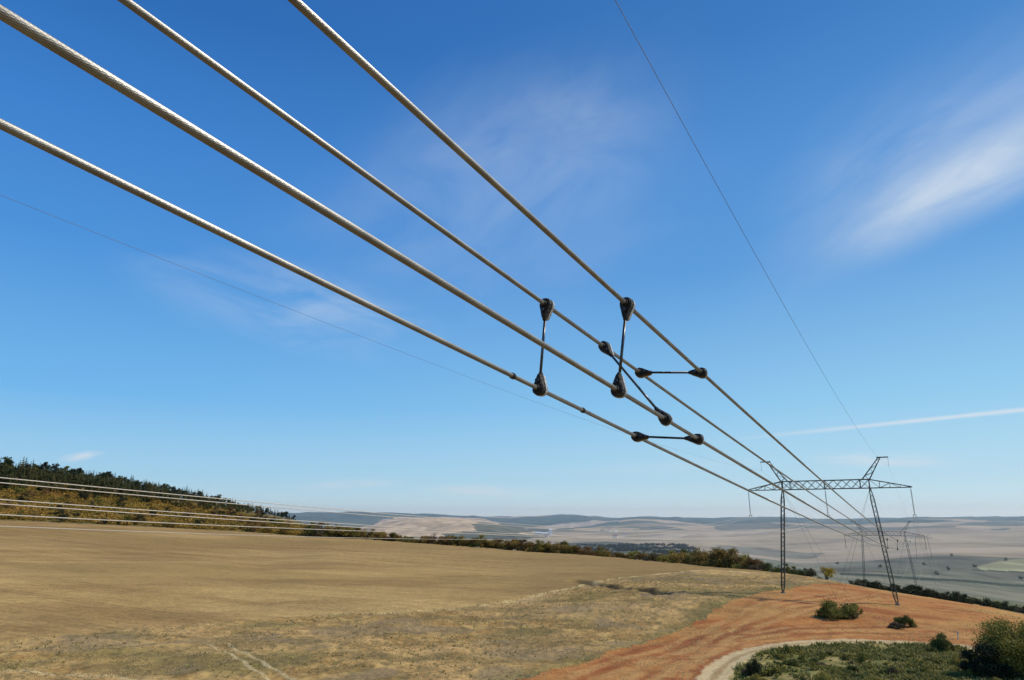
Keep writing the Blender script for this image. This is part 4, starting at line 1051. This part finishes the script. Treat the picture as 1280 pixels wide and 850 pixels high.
hs = N.new('ShaderNodeHueSaturation'); hs.inputs['Saturation'].default_value = 1.0; hs.inputs['Hue'].default_value = .5; Lk.new(sky.outputs[0], hs.inputs['Color'])
def srgb(c): return tuple(((v / 255 + .055) / 1.055) ** 2.4 if v > 10 else v / 3294.6 for v in c)
BS = .12
def sky_ramp(stops):
    r = N.new('ShaderNodeValToRGB'); e = r.color_ramp.elements; r.color_ramp.interpolation = 'B_SPLINE' if False else 'LINEAR'
    while len(e) < len(stops): e.new(.5)
    for k, (deg, c) in enumerate(stops):
        e[k].position = .05 + .95 * math.sin(math.radians(deg)) if deg >= 0 else 0; e[k].color = (*srgb(c), 1)
    return r
sep = N.new('ShaderNodeSeparateXYZ'); Lk.new(dirn, sep.inputs[0])
el = mt('MULTIPLY_ADD', sep.outputs[2], .95, .05, True)
rl = sky_ramp([(-1, (208, 240, 250)), (0, (206, 239, 250)), (3, (164, 212, 240)), (9, (114, 182, 236)), (20, (76, 147, 219)), (29, (60, 128, 205)), (38, (42, 105, 181)), (90, (28, 78, 150))])
rr2 = sky_ramp([(-1, (214, 242, 250)), (0, (212, 242, 250)), (3, (182, 221, 240)), (9, (148, 203, 238)), (20, (98, 160, 221)), (29, (84, 147, 214)), (38, (64, 127, 196)), (90, (34, 88, 160))])
Lk.new(el, rl.inputs[0]); Lk.new(el, rr2.inputs[0])
azf = N.new('ShaderNodeMapRange'); azf.interpolation_type = 'SMOOTHSTEP'; azf.inputs['From Min'].default_value = -.72; azf.inputs['From Max'].default_value = .72; Lk.new(sep.outputs[0], azf.inputs['Value'])
lr = N.new('ShaderNodeMix'); lr.data_type = 'RGBA'; Lk.new(azf.outputs[0], lr.inputs['Factor']); Lk.new(rl.outputs[0], lr.inputs[6]); Lk.new(rr2.outputs[0], lr.inputs[7])
sc_ = vm('MULTIPLY', lr.outputs[2], (1 / BS, 1 / BS, 1 / BS))
nm_ = N.new('ShaderNodeMix'); nm_.data_type = 'RGBA'; nm_.inputs['Factor'].default_value = .04; Lk.new(sc_, nm_.inputs[6]); Lk.new(hs.outputs[0], nm_.inputs[7])
mx = N.new('ShaderNodeMix'); mx.data_type = 'RGBA'; Lk.new(tot, mx.inputs['Factor']); Lk.new(nm_.outputs[2], mx.inputs[6]); mx.inputs[7].default_value = (5.6, 6.3, 7.0, 1)
Lk.new(mx.outputs[2], bg.inputs['Color'])

# real air: a thin scattering volume that lies over the whole landscape
HAZE = True
if HAZE:
    m = MB(); m.box((0, 6400, -20), (20000, 11400, 330))
    vmte = bpy.data.materials.new('haze_air'); vmte.use_nodes = True; t_ = vmte.node_tree; t_.nodes.clear()
    ou = t_.nodes.new('ShaderNodeOutputMaterial'); vs_ = t_.nodes.new('ShaderNodeVolumeScatter'); vs_.inputs['Color'].default_value = (.62, .83, 1, 1); vs_.inputs['Density'].default_value = 1 / 8200.; vs_.inputs['Anisotropy'].default_value = .25
    t_.links.new(vs_.outputs[0], ou.inputs['Volume'])
    hz = m.build('haze', vmte); tag(hz, kind='structure')

scene.view_settings.view_transform = 'Standard'; scene.view_settings.look = 'None'; scene.view_settings.exposure = 0
scene.render.engine = 'CYCLES'
scene.cycles.volume_bounces = 0; scene.cycles.max_bounces = 5; scene.cycles.diffuse_bounces = 2
scene.render.resolution_x = 1024; scene.render.resolution_y = 680
